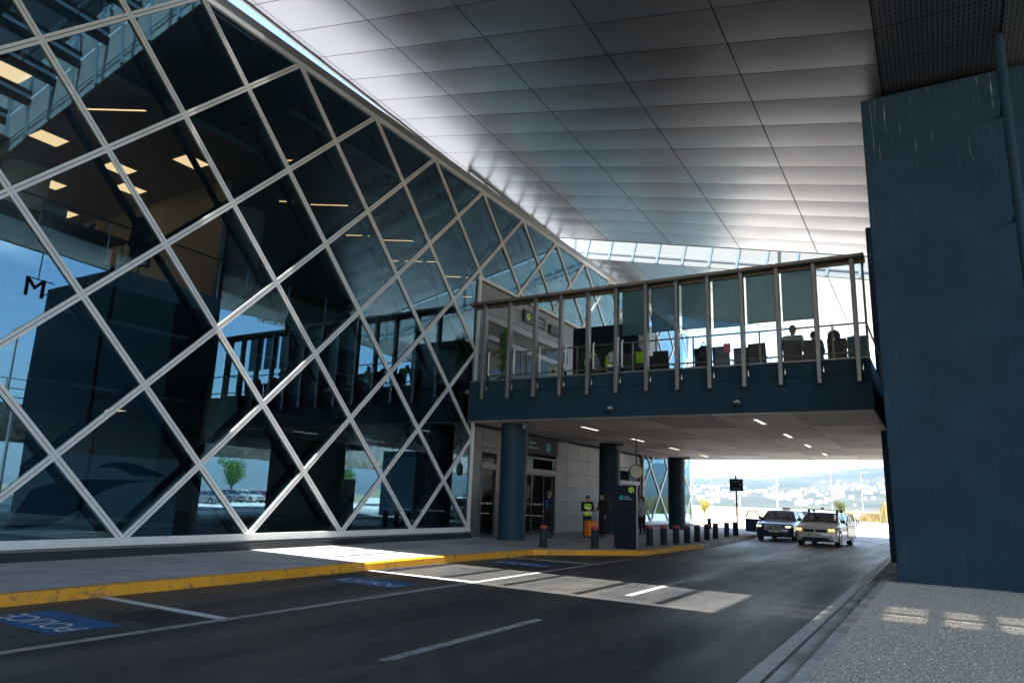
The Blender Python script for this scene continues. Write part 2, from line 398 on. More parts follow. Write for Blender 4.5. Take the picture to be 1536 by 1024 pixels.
M['column_blue'] = pbr('column_paint', (0.016, 0.038, 0.058), 0.55, spec=0.2, var=0.15, scale=1.2, bump=0.06, bscale=12)
M['under'] = pbr('board_marked_concrete', (0.68, 0.56, 0.47), 0.7, var=0.2, scale=1.4, bump=0.25, bscale=7, stretch=(0.5, 6, 1))
M['under2'] = pbr('board_marked_pale', (0.88, 0.76, 0.66), 0.7, var=0.16, scale=1.4, bump=0.25, bscale=7, stretch=(0.5, 6, 1))
M['under3'] = pbr('board_marked_brown', (0.54, 0.44, 0.37), 0.7, var=0.22, scale=1.4, bump=0.25, bscale=7, stretch=(0.5, 6, 1))
M['fin'] = pbr('weathered_steel', (0.17, 0.162, 0.155), 0.42, metal=0.55, var=0.18, scale=2.2, stretch=(3, 3, 0.6))
M['rail_brown'] = pbr('brown_rail', (0.17, 0.135, 0.11), 0.5, metal=0.4, var=0.2, scale=2)
M['panel_grey'] = pbr('grey_wall_panel', (0.23, 0.225, 0.23), 0.55, var=0.18, scale=0.7, bump=0.05, bscale=8, metal=0.1)
M['black'] = pbr('matt_black', (0.012, 0.013, 0.015), 0.6, var=0.1)
M['black_gloss'] = pbr('gloss_black', (0.01, 0.011, 0.013), 0.15, var=0.05)
M['rubber'] = pbr('rubber', (0.018, 0.018, 0.018), 0.85, var=0.2)
M['chrome'] = pbr('brushed_metal', (0.6, 0.6, 0.6), 0.25, metal=1.0, var=0.05)
M['white_plastic'] = pbr('white_plastic', (0.70, 0.70, 0.68), 0.45, var=0.05)
M['cream'] = pbr('cream_enamel', (0.62, 0.58, 0.42), 0.5, var=0.05)
M['navy_sign'] = pbr('navy_sign', (0.004, 0.007, 0.020), 0.45, var=0.1, spec=0.15)
M['lime'] = pbr('lime_sign', (0.40, 0.70, 0.02), 0.5, var=0.02)
M['teal'] = pbr('teal_sign', (0.03, 0.40, 0.42), 0.5, var=0.02)
M['sign_text'] = pbr('grey_lettering', (0.30, 0.42, 0.48), 0.5, var=0.02)
M['bollard'] = pbr('bollard_paint', (0.014, 0.024, 0.034), 0.6, var=0.3, scale=6, spec=0.2)
M['bollard_red'] = pbr('bollard_red', (0.42, 0.035, 0.03), 0.5, var=0.1)
M['lamp_warm'] = emis('warm_lamp', (1.0, 0.50, 0.23), 0.55)
M['lamp_strip'] = emis('strip_lamp', (1.0, 0.47, 0.19), 0.65)
M['lamp_under'] = emis('deck_lamp', (1.0, 0.88, 0.74), 0.26)
M['int_floor'] = pbr('hall_floor', (0.34, 0.32, 0.30), 0.3, var=0.1)
M['int_wall'] = pbr('hall_wall', (0.50, 0.47, 0.44), 0.7, var=0.1, scale=0.5)
M['int_warm'] = pbr('office_wall', (0.60, 0.49, 0.40), 0.7, var=0.1, scale=0.5)
M['int_ceil'] = pbr('hall_ceiling', (0.42, 0.35, 0.31), 0.8, var=0.08)
M['int_conc'] = pbr('hall_concrete', (0.62, 0.61, 0.58), 0.8, var=0.15, scale=0.8)
M['board_grey'] = pbr('hoarding', (0.70, 0.71, 0.70), 0.7, var=0.05)
M['logo_blue'] = pbr('logo_blue', (0.008, 0.02, 0.075), 0.5, var=0.03)
M['wood_dark'] = pbr('dark_wood', (0.10, 0.07, 0.05), 0.5, var=0.2, stretch=(1, 8, 8))
M['paper'] = pbr('paper', (0.6, 0.58, 0.54), 0.8, var=0.05)
M['skin'] = pbr('skin', (0.46, 0.27, 0.19), 0.55, var=0.08, scale=12)
M['hair_dark'] = pbr('dark_hair', (0.018, 0.012, 0.009), 0.55, var=0.2, scale=40)
M['hair_grey'] = pbr('grey_hair', (0.20, 0.18, 0.16), 0.6, var=0.2, scale=40)
M['navy_cloth'] = pbr('navy_cloth', (0.012, 0.016, 0.03), 0.85, var=0.2, scale=9, bump=0.2, bscale=25)
M['black_cloth'] = pbr('black_cloth', (0.011, 0.011, 0.013), 0.9, var=0.2, scale=9, bump=0.2, bscale=25)
M['blue_shirt'] = pbr('blue_shirt', (0.03, 0.10, 0.42), 0.8, var=0.12, scale=9, bump=0.2, bscale=20)
M['grey_cloth'] = pbr('grey_cloth', (0.48, 0.49, 0.50), 0.85, var=0.12, scale=9, bump=0.2, bscale=20)
M['jean'] = pbr('denim', (0.03, 0.05, 0.10), 0.85, var=0.2, scale=12)
M['hivis'] = pbr('hi_vis_yellow', (0.45, 0.72, 0.02), 0.7, var=0.06, scale=9)
M['hivis_orange'] = pbr('hi_vis_orange', (0.85, 0.16, 0.03), 0.7, var=0.06, scale=9)
M['reflective'] = pbr('reflective_tape', (0.62, 0.62, 0.6), 0.35, metal=0.5, var=0.05)
M['case_orange'] = pbr('orange_shell', (0.80, 0.20, 0.01), 0.35, var=0.05)
M['red_bag'] = pbr('red_cloth', (0.55, 0.035, 0.03), 0.7, var=0.1)
M['leaf'] = pbr('leaf_green', (0.10, 0.24, 0.03), 0.55, var=0.45, scale=7)
M['leaf_olive'] = pbr('leaf_olive', (0.11, 0.13, 0.035), 0.6, var=0.4, scale=5)
M['leaf_gold'] = pbr('leaf_gold', (0.32, 0.24, 0.02), 0.6, var=0.4, scale=5, col2=(0.11, 0.14, 0.02))
M['reed'] = pbr('dry_reed', (0.34, 0.25, 0.11), 0.8, var=0.35, scale=0.8, col2=(0.13, 0.15, 0.05))
M['bark'] = pbr('bark', (0.12, 0.085, 0.06), 0.9, var=0.3, scale=12, bump=0.5, bscale=30)
M['house_white'] = pbr('white_render', (0.60, 0.59, 0.57), 0.8, var=0.05)
M['house_roof'] = pbr('clay_roof', (0.32, 0.13, 0.075), 0.8, var=0.2)
M['house_win'] = pbr('dark_window', (0.05, 0.06, 0.07), 0.3, var=0.1)
M['hill'] = pbr('hill_scrub', (0.035, 0.048, 0.035), 0.95, var=0.4, scale=0.006, col2=(0.085, 0.08, 0.06))
M['galv'] = pbr('galvanised', (0.58, 0.58, 0.57), 0.5, metal=0.3, var=0.06)

def blind_mat():
    m, nt, b = nodes('roller_blind'); L = nt.links
    out = nt.nodes['Material Output']; nt.nodes.remove(b)
    d = N(nt, 'ShaderNodeBsdfDiffuse', Color=(0.13, 0.20, 0.215, 1))
    t = N(nt, 'ShaderNodeBsdfTranslucent', Color=(0.17, 0.26, 0.28, 1))
    tr = N(nt, 'ShaderNodeBsdfTransparent', Color=(0.62, 0.80, 0.85, 1))
    gl = N(nt, 'ShaderNodeBsdfGlossy', Roughness=0.02)
    a = N(nt, 'ShaderNodeMixShader'); a.inputs[0].default_value = 0.5
    c = N(nt, 'ShaderNodeMixShader'); c.inputs[0].default_value = 0.26
    e = N(nt, 'ShaderNodeMixShader'); e.inputs[0].default_value = 0.0
    L.new(d.outputs[0], a.inputs[1]); L.new(t.outputs[0], a.inputs[2])
    L.new(a.outputs[0], c.inputs[1]); L.new(tr.outputs[0], c.inputs[2])
    L.new(c.outputs[0], e.inputs[1]); L.new(gl.outputs[0], e.inputs[2])
    L.new(e.outputs[0], out.inputs['Surface'])
    return m
M['blind'] = blind_mat()

def car_paint(name, col, metal=0.3):
    return pbr(name, col, 0.32, metal=metal, var=0.02, coat=1.0)
M['car_navy'] = car_paint('navy_car_paint', (0.016, 0.042, 0.105))
M['car_white'] = car_paint('white_car_paint', (0.66, 0.645, 0.62), 0.0)
M['car_sky'] = car_paint('pale_blue_car_paint', (0.20, 0.45, 0.60))
M['car_grey'] = car_paint('grey_car_paint', (0.22, 0.23, 0.25))
M['car_red'] = car_paint('red_car_paint', (0.35, 0.02, 0.02))
M['car_glass'] = glass('car_window', (0.25, 0.30, 0.33), 0.10)
M['headlamp'] = emis('headlamp_on', (1.0, 0.93, 0.78), 1.4)
M['indicator'] = emis('amber_lamp_on', (1.0, 0.42, 0.08), 1.0)
M['headlamp_gold'] = emis('headlamp_yellow', (1.0, 0.86, 0.38), 0.6)
M['lamp_shell'] = pbr('lamp_shell', (0.10, 0.105, 0.11), 0.12, metal=0.4, var=0.05)
M['headlamp_off'] = pbr('headlamp_off', (0.55, 0.56, 0.58), 0.1, metal=0.3, var=0.05)
M['plate'] = pbr('number_plate', (0.66, 0.66, 0.64), 0.5, var=0.03)
M['plate_blue'] = pbr('plate_blue', (0.02, 0.06, 0.4), 0.5, var=0.03)
M['deco_yellow'] = pbr('deco_yellow', (0.7, 0.42, 0.02), 0.4, var=0.03)

# ------------------------------------------------------------------ camera, sun, sky
cam_d = bpy.data.cameras.new('camera'); cam = bpy.data.objects.new('camera', cam_d); COL.objects.link(cam)
SC.camera = cam
def _cam():
    y, p, r = R(-31.03908), R(12.42424), R(2.0367)
    fw = Vector((math.sin(y) * math.cos(p), math.cos(y) * math.cos(p), math.sin(p)))
    rt = Vector((math.cos(y), -math.sin(y), 0)); up = rt.cross(fw)
    rt2 = rt * math.cos(r) + up * math.sin(r); up2 = up * math.cos(r) - rt * math.sin(r)
    return Matrix(((rt2.x, up2.x, -fw.x, 0), (rt2.y, up2.y, -fw.y, 0), (rt2.z, up2.z, -fw.z, 1.6), (0, 0, 0, 1)))
cam.matrix_world = _cam()
cam_d.sensor_width = 36.0; cam_d.lens = 36.0 * 1058.68 / 1536.0
cam_d.clip_start = 0.1; cam_d.clip_end = 20000

SUN = Vector((0.05, -0.31, 1.0)).normalized()
sd = bpy.data.lights.new('sun', 'SUN'); sd.energy = 2.95; sd.angle = R(0.53); sd.color = (1.0, 0.93, 0.84)
so = bpy.data.objects.new('sun', sd); COL.objects.link(so)
so.rotation_euler = (-SUN).to_track_quat('-Z', 'Y').to_euler()
so.location = (0, -20, 60)

W = bpy.data.worlds.new('World'); SC.world = W; W.use_nodes = True
nt = W.node_tree; bg = nt.nodes['Background']
sky = nt.nodes.new('ShaderNodeTexSky'); sky.sky_type = 'NISHITA'; sky.sun_disc = False
sky.sun_elevation = math.asin(SUN.z); sky.sun_rotation = math.atan2(SUN.x, SUN.y)
sky.air_density = 1.2; sky.dust_density = 0.8; sky.ozone_density = 3.0; sky.altitude = 5
tc = nt.nodes.new('ShaderNodeTexCoord')
mp = nt.nodes.new('ShaderNodeMapping'); mp.inputs['Scale'].default_value = (1.0, 1.0, 3.2)
nz = nt.nodes.new('ShaderNodeTexNoise'); nz.inputs['Scale'].default_value = 2.3; nz.inputs['Detail'].default_value = 9; nz.inputs['Roughness'].default_value = 0.58
mr = nt.nodes.new('ShaderNodeMapRange'); mr.inputs['From Min'].default_value = 0.50; mr.inputs['From Max'].default_value = 0.68; mr.inputs['To Max'].default_value = 0.85
mx = nt.nodes.new('ShaderNodeMix'); mx.data_type = 'RGBA'
mx.inputs['B'].default_value = (9.0, 9.2, 9.6, 1)
nt.links.new(tc.outputs['Generated'], mp.inputs['Vector']); nt.links.new(mp.outputs['Vector'], nz.inputs['Vector'])
nt.links.new(nz.outputs['Fac'], mr.inputs['Value']); nt.links.new(mr.outputs['Result'], mx.inputs['Factor'])
nt.links.new(sky.outputs['Color'], mx.inputs['A']); nt.links.new(mx.outputs['Result'], bg.inputs['Color'])
bg.inputs['Strength'].default_value = 0.068

vs = SC.view_settings
vs.view_transform = 'Standard'; vs.look = 'None'; vs.exposure = 2.85; vs.gamma = 1.0
try: vs.use_curve_mapping = False
except Exception: pass
SC.render.engine = 'CYCLES'
cy = SC.cycles
cy.max_bounces = 8; cy.diffuse_bounces = 4; cy.glossy_bounces = 4; cy.transmission_bounces = 4; cy.transparent_max_bounces = 16; cy.volume_bounces = 0
cy.caustics_reflective = False; cy.caustics_refractive = False
cy.use_denoising = True
cy.sample_clamp_indirect = 6.0
try: cy.denoiser = 'OPENIMAGEDENOISE'
except Exception: pass
cy.use_adaptive_sampling = True; cy.adaptive_threshold = 0.015
# ------------------------------------------------------------------ ground, road, pavements
def struct(name, mb, mat, **k):
    o = mb.build(name, mat, **k); o['kind'] = 'structure'; return o

g = MB(); g.quad((-9000, -9000, -0.04), (9000, -9000, -0.04), (9000, 9000, -0.04), (-9000, 9000, -0.04))
struct('ground', g, M['ground'])
r = MB()
r.quad((-14, -60, 0), (-1.22, -60, 0), (-1.22, 50, 0), (-14, 50, 0)); struct('road', r, M['asphalt'])
r = MB(); r.quad((-22, 50, -0.002), (3.0, 50, -0.002), (3.0, 64, -0.002), (-22, 64, -0.002)); struct('road_apron', r, M['forecourt'])
f = MB(); f.quad((-60, 64, -0.004), (60, 64, -0.004), (60, 104, -0.004), (-60, 104, -0.004))
f.quad((3.0, 44, -0.004), (60, 44, -0.004), (60, 64, -0.004), (3.0, 64, -0.004)); struct('forecourt', f, M['forecourt'])
f = MB(); f.quad((11, -60, -0.006), (120, -60, -0.006), (120, 44, -0.006), (11, 44, -0.006)); struct('parking_lot', f, M['asphalt'])
f = MB(); f.quad((-9.9, 56, 0.004), (-12.2, 44, 0.004), (-8.2, 44, 0.004), (-8.2, 64, 0.004))

KL = [(-10.62, -40), (-10.62, 13.7), (-10.35, 18.6), (-8.05, 21.45), (-7.86, 27.0), (-8.2, 33.0), (-8.75, 44.0), (-9.4, 52.0)]
s = MB(); s.prism([(-14.95, -40)] + KL + [(-14.95, 52.0)], -0.03, 0.15)
walk = struct('sidewalk', s, M['walk'])
jt = MB()
for y in np.arange(-5.4, 52, 4.2):
    x1 = np.interp(y, [k[1] for k in KL], [k[0] for k in KL])
    jt.box(-14.4, x1 - 0.02, y - 0.006, y + 0.006, 0.148, 0.1515)
jt.box(-12.606, -12.594, -5, 20, 0.148, 0.1512)
struct('sidewalk_joints', jt, M['asphalt_dark'])

def kerb_run(pts, w, z, mat, name, chips=True):
    mb = MB()
    P = [Vector((x, y)) for x, y in pts]
    off = []
    for i, p in enumerate(P):
        d = (P[min(i + 1, len(P) - 1)] - P[max(i - 1, 0)]).normalized()
        off.append(p + Vector((d.y, -d.x)) * w)
    for i in range(len(P) - 1):
        n = max(1, int((P[i + 1] - P[i]).length / 1.0))
        for k in range(n):
            a0 = P[i].lerp(P[i + 1], (k + 0.004) / n); a1 = P[i].lerp(P[i + 1], (k + 0.996) / n)
            b0 = off[i].lerp(off[i + 1], (k + 0.004) / n); b1 = off[i].lerp(off[i + 1], (k + 0.996) / n)
            dz = random.uniform(-0.004, 0.004)
            c0 = b0.lerp(a0, 0.13); c1 = b1.lerp(a1, 0.13)
            zz = z + dz
            vs = [(a0.x, a0.y, -0.02), (a0.x, a0.y, zz), (c0.x, c0.y, zz), (b0.x, b0.y, zz - 0.025), (b0.x, b0.y, -0.02)]
            ve = [(a1.x, a1.y, -0.02), (a1.x, a1.y, zz), (c1.x, c1.y, zz), (b1.x, b1.y, zz - 0.025), (b1.x, b1.y, -0.02)]
            mb.loft([vs, ve], closed=True)
    return struct(name, mb, mat)
kerb_run(KL[:5], 0.17, 0.156, M['yellow_paint'], 'yellow_kerb')
kerb_run(KL[4:], 0.17, 0.156, M['kerb_grey'], 'stone_kerb')
kr = kerb_run([(-1.14, 60), (-1.14, -20)], 0.16, 0.095, M['kerb_grey'], 'stone_kerb')
gu = MB(); gu.box(-1.53, -1.33, -20, 50, -0.02, 0.010); struct('gutter', gu, M['kerb_grey'])
pv = MB()
for i in range(24):
    for j in range(12):
        x = -1.13 + j * 0.202; y = 18.0 + i * 0.402
        if x > 0.9: continue
        pv.box(x + 0.004, x + 0.198, y + 0.004, y + 0.398, 0.0, 0.098 + random.uniform(-.004, .004))
struct('paved_strip', pv, M['paver'])
pv = MB(); pv.box(-1.12, 11.0, 27.6, 44, -0.02, 0.09); struct('right_pavement', pv, M['walk'])

# gravel bed: every stone its own little solid, one object
gb = MB(); gb.box(-1.13, 11.0, -12, 18.0, -0.03, 0.085); gb.box(1.5, 11, 18, 27.6, -0.03, 0.085); struct('gravel_bed', gb, M['gravel_base'])
def stones(n, x0, x1, y0, y1, smin, smax):
    bm = bmesh.new(); bmesh.ops.create_cube(bm, size=1.25)
    for v_ in bm.verts: v_.co.z *= (1.15 if v_.co.x * v_.co.y > 0 else .8)
    bm.verts.index_update(); bv = np.array([v.co[:] for v in bm.verts]); bf = np.array([[v.index for v in f.verts] for f in bm.faces]); bm.free()
    u = rng.random(n); y = y0 + (y1 - y0) * u ** 1.25
    x = x0 + (x1 - x0) * rng.random(n)
    s = smin + (smax - smin) * rng.random(n) ** 1.8
    sc = np.stack([s * rng.uniform(.8, 1.25, n), s * rng.uniform(.8, 1.25, n), s * rng.uniform(.5, .85, n)], 1)
    ang = rng.random(n) * 6.28; ca, sa = np.cos(ang), np.sin(ang)
    jit = 1 + rng.uniform(-.22, .22, (n, len(bv), 3))
    v = bv[None] * jit * sc[:, None, :]
    vx = v[..., 0] * ca[:, None] - v[..., 1] * sa[:, None] + x[:, None]
    vy = v[..., 0] * sa[:, None] + v[..., 1] * ca[:, None] + y[:, None]
    vz = v[..., 2] + 0.085 + (s * 0.25)[:, None]
    return np.stack([vx, vy, vz], -1).reshape(-1, 3), (bf[None] + (np.arange(n) * len(bv))[:, None, None]).reshape(-1, bf.shape[1])
spill = stones(420, -1.62, -1.12, 4.0, 24, .005, .012); spill[0][:, 2] -= .078
parts = [stones(115000, -1.13, 2.9, 4.2, 17.98, .004, .0105), stones(3000, -1.16, 2.9, 4.2, 17.9, .009, .019), spill]
allv = np.concatenate([p[0] for p in parts]); offs = np.cumsum([0] + [len(p[0]) for p in parts]); allf = np.concatenate([p[1] + o_ for p, o_ in zip(parts, offs)]); NV = allf.shape[1]
me = bpy.data.meshes.new('gravel'); me.vertices.add(len(allv)); me.vertices.foreach_set('co', allv.ravel())
me.loops.add(len(allf) * NV); me.loops.foreach_set('vertex_index', allf.ravel().astype(np.int32))
me.polygons.add(len(allf)); me.polygons.foreach_set('loop_start', np.arange(0, len(allf) * NV, NV, dtype=np.int32))
me.update(calc_edges=True)
def stone_mat():
    m, nt, b = nodes('gravel_stone'); L = nt.links
    gi = N(nt, 'ShaderNodeNewGeometry')
    cr = N(nt, 'ShaderNodeValToRGB')
    e = cr.color_ramp.elements; e[0].color = (0.38, 0.325, 0.26, 1); e[1].color = (0.84, 0.75, 0.62, 1)
    el = cr.color_ramp.elements.new(0.45); el.color = (0.64, 0.555, 0.45, 1)
    L.new(gi.outputs['Random Per Island'], cr.inputs['Fac']); L.new(cr.outputs['Color'], b.inputs['Base Color'])
    b.inputs['Roughness'].default_value = 0.85
    return m
go = mesh_obj('gravel', me, stone_mat()); go['kind'] = 'stuff'

# road paint: thin sheets a few mm above the asphalt
def sheet(mb, pts, z): mb.add([(x, y, z) for x, y in pts], [tuple(range(len(pts)))])
mk = MB()
sheet(mk, [(-7.80, -20), (-7.66, -20), (-7.66, 20.2), (-7.80, 20.2)], 0.004)
struct('bay_edge_line', mk, M['white_paint_old'])
mk = MB()
for y in (-10.4, -4.85, 0.7, 6.22, 11.78, 17.3):
    sheet(mk, [(-10.40, y - .08), (-7.81, y - .08), (-7.81, y + .08), (-10.40, y + .08)], 0.004)
struct('bay_lines', mk, M['white_paint'])
mk = MB()
for y in np.arange(-13.55, 60, 6.43):
    sheet(mk, [(-4.86, y), (-4.73, y), (-4.73, y + 3.2), (-4.86, y + 3.2)], 0.004)
struct('lane_dashes', mk, M['white_paint_old'])
mk = MB(); sheet(mk, [(-1.75, -20), (-1.58, -20), (-1.58, 48), (-1.75, 48)], 0.004); struct('road_edge_line', mk, M['edge_paint'])
bl = MB()
for y in (4.42, 9.98, 15.5): sheet(bl, [(-9.82, y), (-8.24, y), (-8.24, y + .78), (-9.82, y + .78)], 0.004)
struct('blue_bay_panels', bl, M['blue_paint'])
for y in (4.42, 9.98, 15.5):
    # read by somebody facing the camera: turned half round
    Mx = Matrix.Translation((-9.03, y + 0.30, 0.008)) @ Matrix.Rotation(PI, 4, 'Z') @ Matrix.Scale(1.08, 4, (1, 0, 0)) @ Matrix.Scale(1.12, 4, (0, 1, 0))
    o = mesh_obj('bay_lettering', text_mesh('POLICE', 0.42, Mx), M['white_paint']); o['kind'] = 'structure'
pt = MB()
for (x0, x1, y0, y1) in [(-6.4, -5.35, 27.6, 29.6), (-5.0, -4.0, 28.2, 30.0), (-3.6, -2.6, 29.8, 31.6), (-3.2, -2.4, 33.0, 35.6), (-9.0, -8.3, 6.9, 8.0), (-8.9, -8.2, 9.2, 9.7), (-7.3, -6.0, 8.6, 9.3)]:
    sheet(pt, [(x0, y0), (x1, y0 + .05), (x1 + .03, y1), (x0 + .02, y1)], 0.003)
struct('road_patches', pt, M['asphalt_dark'])
dr = thing('drain_cover', 'iron drain grate in the parking bay beside the blue panel', 'drain cover', (-8.55, 5.75, 0))
d = MB(); d.box(-.42, .42, -.28, -.25, 0, .012); d.box(-.42, .42, .25, .28, 0, .012); d.box(-.42, -.39, -.25, .25, 0, .012); d.box(.39, .42, -.25, .25, 0, .012)
d.build('frame', M['black'], dr)
d = MB()
for i in range(15): d.box(-.385 + i * .052, -.355 + i * .052, -.25, .25, 0.001, .010)
d.build('grate', M['rubber'], dr)
# ------------------------------------------------------------------ terminal building
FX = -14.54; DY = 1.58; DZ = 1.6; Y0 = 21.51; Z0 = 0.47; ZT = 13.27; YN = 0.97; ZB = 9.78; YC = 39.2; YE = 48.37
TB = thing('terminal_building', 'airport terminal with a leaning-diamond lattice of white bars over dark blue glass', 'terminal', (-14.54, 21.5, 0.15))
TB.location = (0, 0, 0)

def clip_poly(p, axis, val, keep_less):
    out = []
    for i in range(len(p)):
        a, b = p[i], p[(i + 1) % len(p)]
        ia = (a[axis] <= val) if keep_less else (a[axis] >= val); ib = (b[axis] <= val) if keep_less else (b[axis] >= val)
        if ia: out.append(a)
        if ia != ib:
            t = (val - a[axis]) / (b[axis] - a[axis]); out.append(tuple(a[k] + t * (b[k] - a[k]) for k in (0, 1)))
    return out
REG = [(YN, Y0, Z0, ZT), (Y0, YC, ZB, ZT), (YC, YE, Z0, ZT)]
panes = []
for (ya, yb, za, zb) in REG:
    i0 = int(math.floor((ya - Y0) / DY)) - 2; i1 = int(math.ceil((yb - Y0) / DY)) + 2
    for i in range(i0, i1 + 1):
        for k in range(-1, 10):
            if (i + k) % 2 == 0: continue      # diamond centres sit half-way between the nodes
            cy_, cz_ = Y0 + i * DY, Z0 + k * DZ
            p = [(cy_ - DY, cz_), (cy_, cz_ - DZ), (cy_ + DY, cz_), (cy_, cz_ + DZ)]
            for ax, v, kl in ((0, ya, False), (0, yb, True), (1, za, False), (1, zb, True)):
                p = clip_poly(p, ax, v, kl)
                if len(p) < 3: break
            if len(p) < 3: continue
            A = abs(sum(p[j][0] * p[(j + 1) % len(p)][1] - p[(j + 1) % len(p)][0] * p[j][1] for j in range(len(p)))) / 2
            if A < 0.02: continue
            my = sum(q[0] for q in p) / len(p)
            panes.append((A / (my * my + 200), p))
panes.sort(key=lambda t: -t[0])
def pane_poly(p):
    cy_ = sum(q[0] for q in p) / len(p); cz_ = sum(q[1] for q in p) / len(p)
    a, b = R(random.gauss(0, .13)), R(random.gauss(0, .13))
    return [(FX + math.tan(a) * (q[0] - cy_) + math.tan(b) * (q[1] - cz_), q[0], q[1]) for q in p]
rest = MB()
for j, (A, p) in enumerate(panes):
    if j < 96:
        mb = MB(); mb.add(pane_poly(p), [tuple(range(len(p)))]); mb.build('glass_pane', M['glass_facade'], TB, fix=False)
    else:
        rest.add(pane_poly(p), [tuple(range(len(p)))])
if rest.v:
    o = rest.build('glass_pane', M['glass_facade'], TB, fix=False); o['kind'] = 'stuff'

# lattice: every bar is a pair of pale flats with a dark joint between them
fr = MB(); gk = MB(); st = MB(); st2 = MB()
def seg_clip(p, q, reg):
    ya, yb, za, zb = reg; t0, t1 = 0.0, 1.0; d = (q[0] - p[0], q[1] - p[1])
    for ax, lo, hi in ((0, ya, yb), (1, za, zb)):
        if abs(d[ax]) < 1e-9:
            if p[ax] < lo or p[ax] > hi: return None
            continue
        a = (lo - p[ax]) / d[ax]; b = (hi - p[ax]) / d[ax]
        if a > b: a, b = b, a
        t0 = max(t0, a); t1 = min(t1, b)
    if t1 - t0 < 1e-4: return None
    return (p[0] + d[0] * t0, p[1] + d[1] * t0), (p[0] + d[0] * t1, p[1] + d[1] * t1)
def lattice_bar(a, b, px):
    A = Vector((FX + px, a[0], a[1])); B = Vector((FX + px, b[0], b[1])); u = (B - A).normalized(); t = u.cross(Vector((1, 0, 0))).normalized()
    for s in (-1, 1): fr.bar(A + t * (s * .038), B + t * (s * .038), .060, .034)
    gk.bar(A - Vector((.002, 0, 0)), B - Vector((.002, 0, 0)), .08, .026)
for reg in REG:
    ya, yb, za, zb = reg
    for s in (1, -1):
        for i in range(-60, 80):
            # lines through the nodes with slope +-DZ/DY ; node parity: row 0 nodes at Y0 + 2*DY*n
            yb0 = Y0 + 2 * DY * i
            p = (yb0 - 8 * DY, Z0 - s * 8 * DZ); q = (yb0 + 24 * DY, Z0 + s * 24 * DZ)
            if s < 0: p = (yb0 + 8 * DY, Z0 - 8 * DZ); q = (yb0 - 24 * DY, Z0 + 24 * DZ)
            c = seg_clip(p, q, reg)
            if c is None: continue
            lattice_bar(c[0], c[1], .026 if s > 0 else .030)
            (a, b) = c
            st.tube((FX - .50, a[0], a[1]), (FX - .50, b[0], b[1]), .08, n=8)
    e = .058
for (ya, yb, za, zb) in REG:      # edge frames
    pass
def edge(a, b, w=.13, d=.09): fr.bar((FX + .022, a[0], a[1]), (FX + .062, b[0], b[1]), w, d)
edge((YN, Z0 - .03), (Y0 + .06, Z0 - .03), .16, .11); edge((Y0 + .03, Z0 + .06), (Y0 + .03, ZB - .06), .12)
edge((YN, ZT), (YE, ZT), .13, .102); edge((Y0 - .03, ZB), (YC + .03, ZB), .12, .098)
edge((YC, Z0 + .06), (YC, ZB - .06), .12); edge((YC - .06, Z0 - .03), (YE + .06, Z0 - .03), .16, .11); edge((YE, Z0 + .06), (YE, ZT - .08), .12); edge((YN, Z0 + .06), (YN, ZT - .08), .12)
fr.build('diagrid_frame', M['frame_white'], TB); gk.build('gasket', M['frame_dark'], TB); st.build('steel_lattice', M['steel_dark'], TB)
for ya, yb in ((YN, Y0), (YC, YE)):
    pl = MB(); pl.box(FX - .25, FX - .02, ya, yb, .10, Z0 - .12); pl.build('plinth', M['fascia_grey'], TB)
    sk = MB(); sk.box(FX - .02, FX + .20, ya, yb, .10, .30); sk.build('kick_strip', M['steel_dark'], TB)
pp = MB()
pp.extr([(FX - .3, YN, ZT + .072), (FX + .02, YN, ZT + .072), (FX + .05, YN, ZT + .30), (FX + .05, YN, ZT + .34), (FX - .3, YN, ZT + .34)], (0, YE - YN, 0))
pp.build('parapet', M['fascia_grey'], TB)
rf = MB(); rf.box(-52, FX - .32, -14, 48.3, ZT + .05, ZT + .30); rf.build('roof', M['roof_top'], TB)
# inside
fl = MB(); fl.box(-50, FX - .30, -14, 48.2, .02, .30); fl.build('ground_floor', M['int_floor'], TB)
fl = MB(); fl.box(-50, FX - 1.55, -14, 48.2, 6.05, 6.50); fl.build('upper_floor', M['int_wall'], TB)
ce = MB(); ce.box(-27.2, FX - .7, -13, 12.2, 10.42, 10.60); ce.box(-48, FX - .35, 12.2, 48.1, 11.95, 12.10); ce.box(-48, -27.2, -13, 12.2, 11.95, 12.1); ce.box(-48, -24.0, -13, 48.1, 4.62, 4.75); ce.box(-24.0, -17.5, -13, 48.1, 5.5, 5.6)
ce.build('ceiling', M['int_ceil'], TB)
wl = MB(); wl.box(-48.3, -48, -13.5, 48.0, .31, 13.3); wl.box(-48, -14.7, -13.8, -13.5, .31, 13.3); wl.box(-48, FX - .32, 48.05, 48.25, .31, 13.3); wl.build('back_wall', M['int_wall'], TB)
wl = MB(); wl.box(-27.4, -27.2, -13, 12.2, 6.5, 10.42); wl.box(-27.2, -17.3, 12.2, 12.35, 6.5, 10.42); wl.build('office_wall', M['int_warm'], TB)
wl = MB(); wl.box(-34, -33.8, 14, 40, .3, 4.6); wl.box(-33.8, -24, 27, 27.2, .3, 4.6); wl.box(-30, -29.8, 20, 47.9, 6.5, 11.9); wl.build('inner_wall', M['int_conc'], TB)
for y in (3.2, 9.0, 16.6, 24.4, 32.2, 44.0):
    c_ = MB(); c_.tube((-22.4, y, .3), (-22.0, y, 11.95), .5, .62, 24); c_.build('inner_column', M['int_conc'], TB, angle=40)
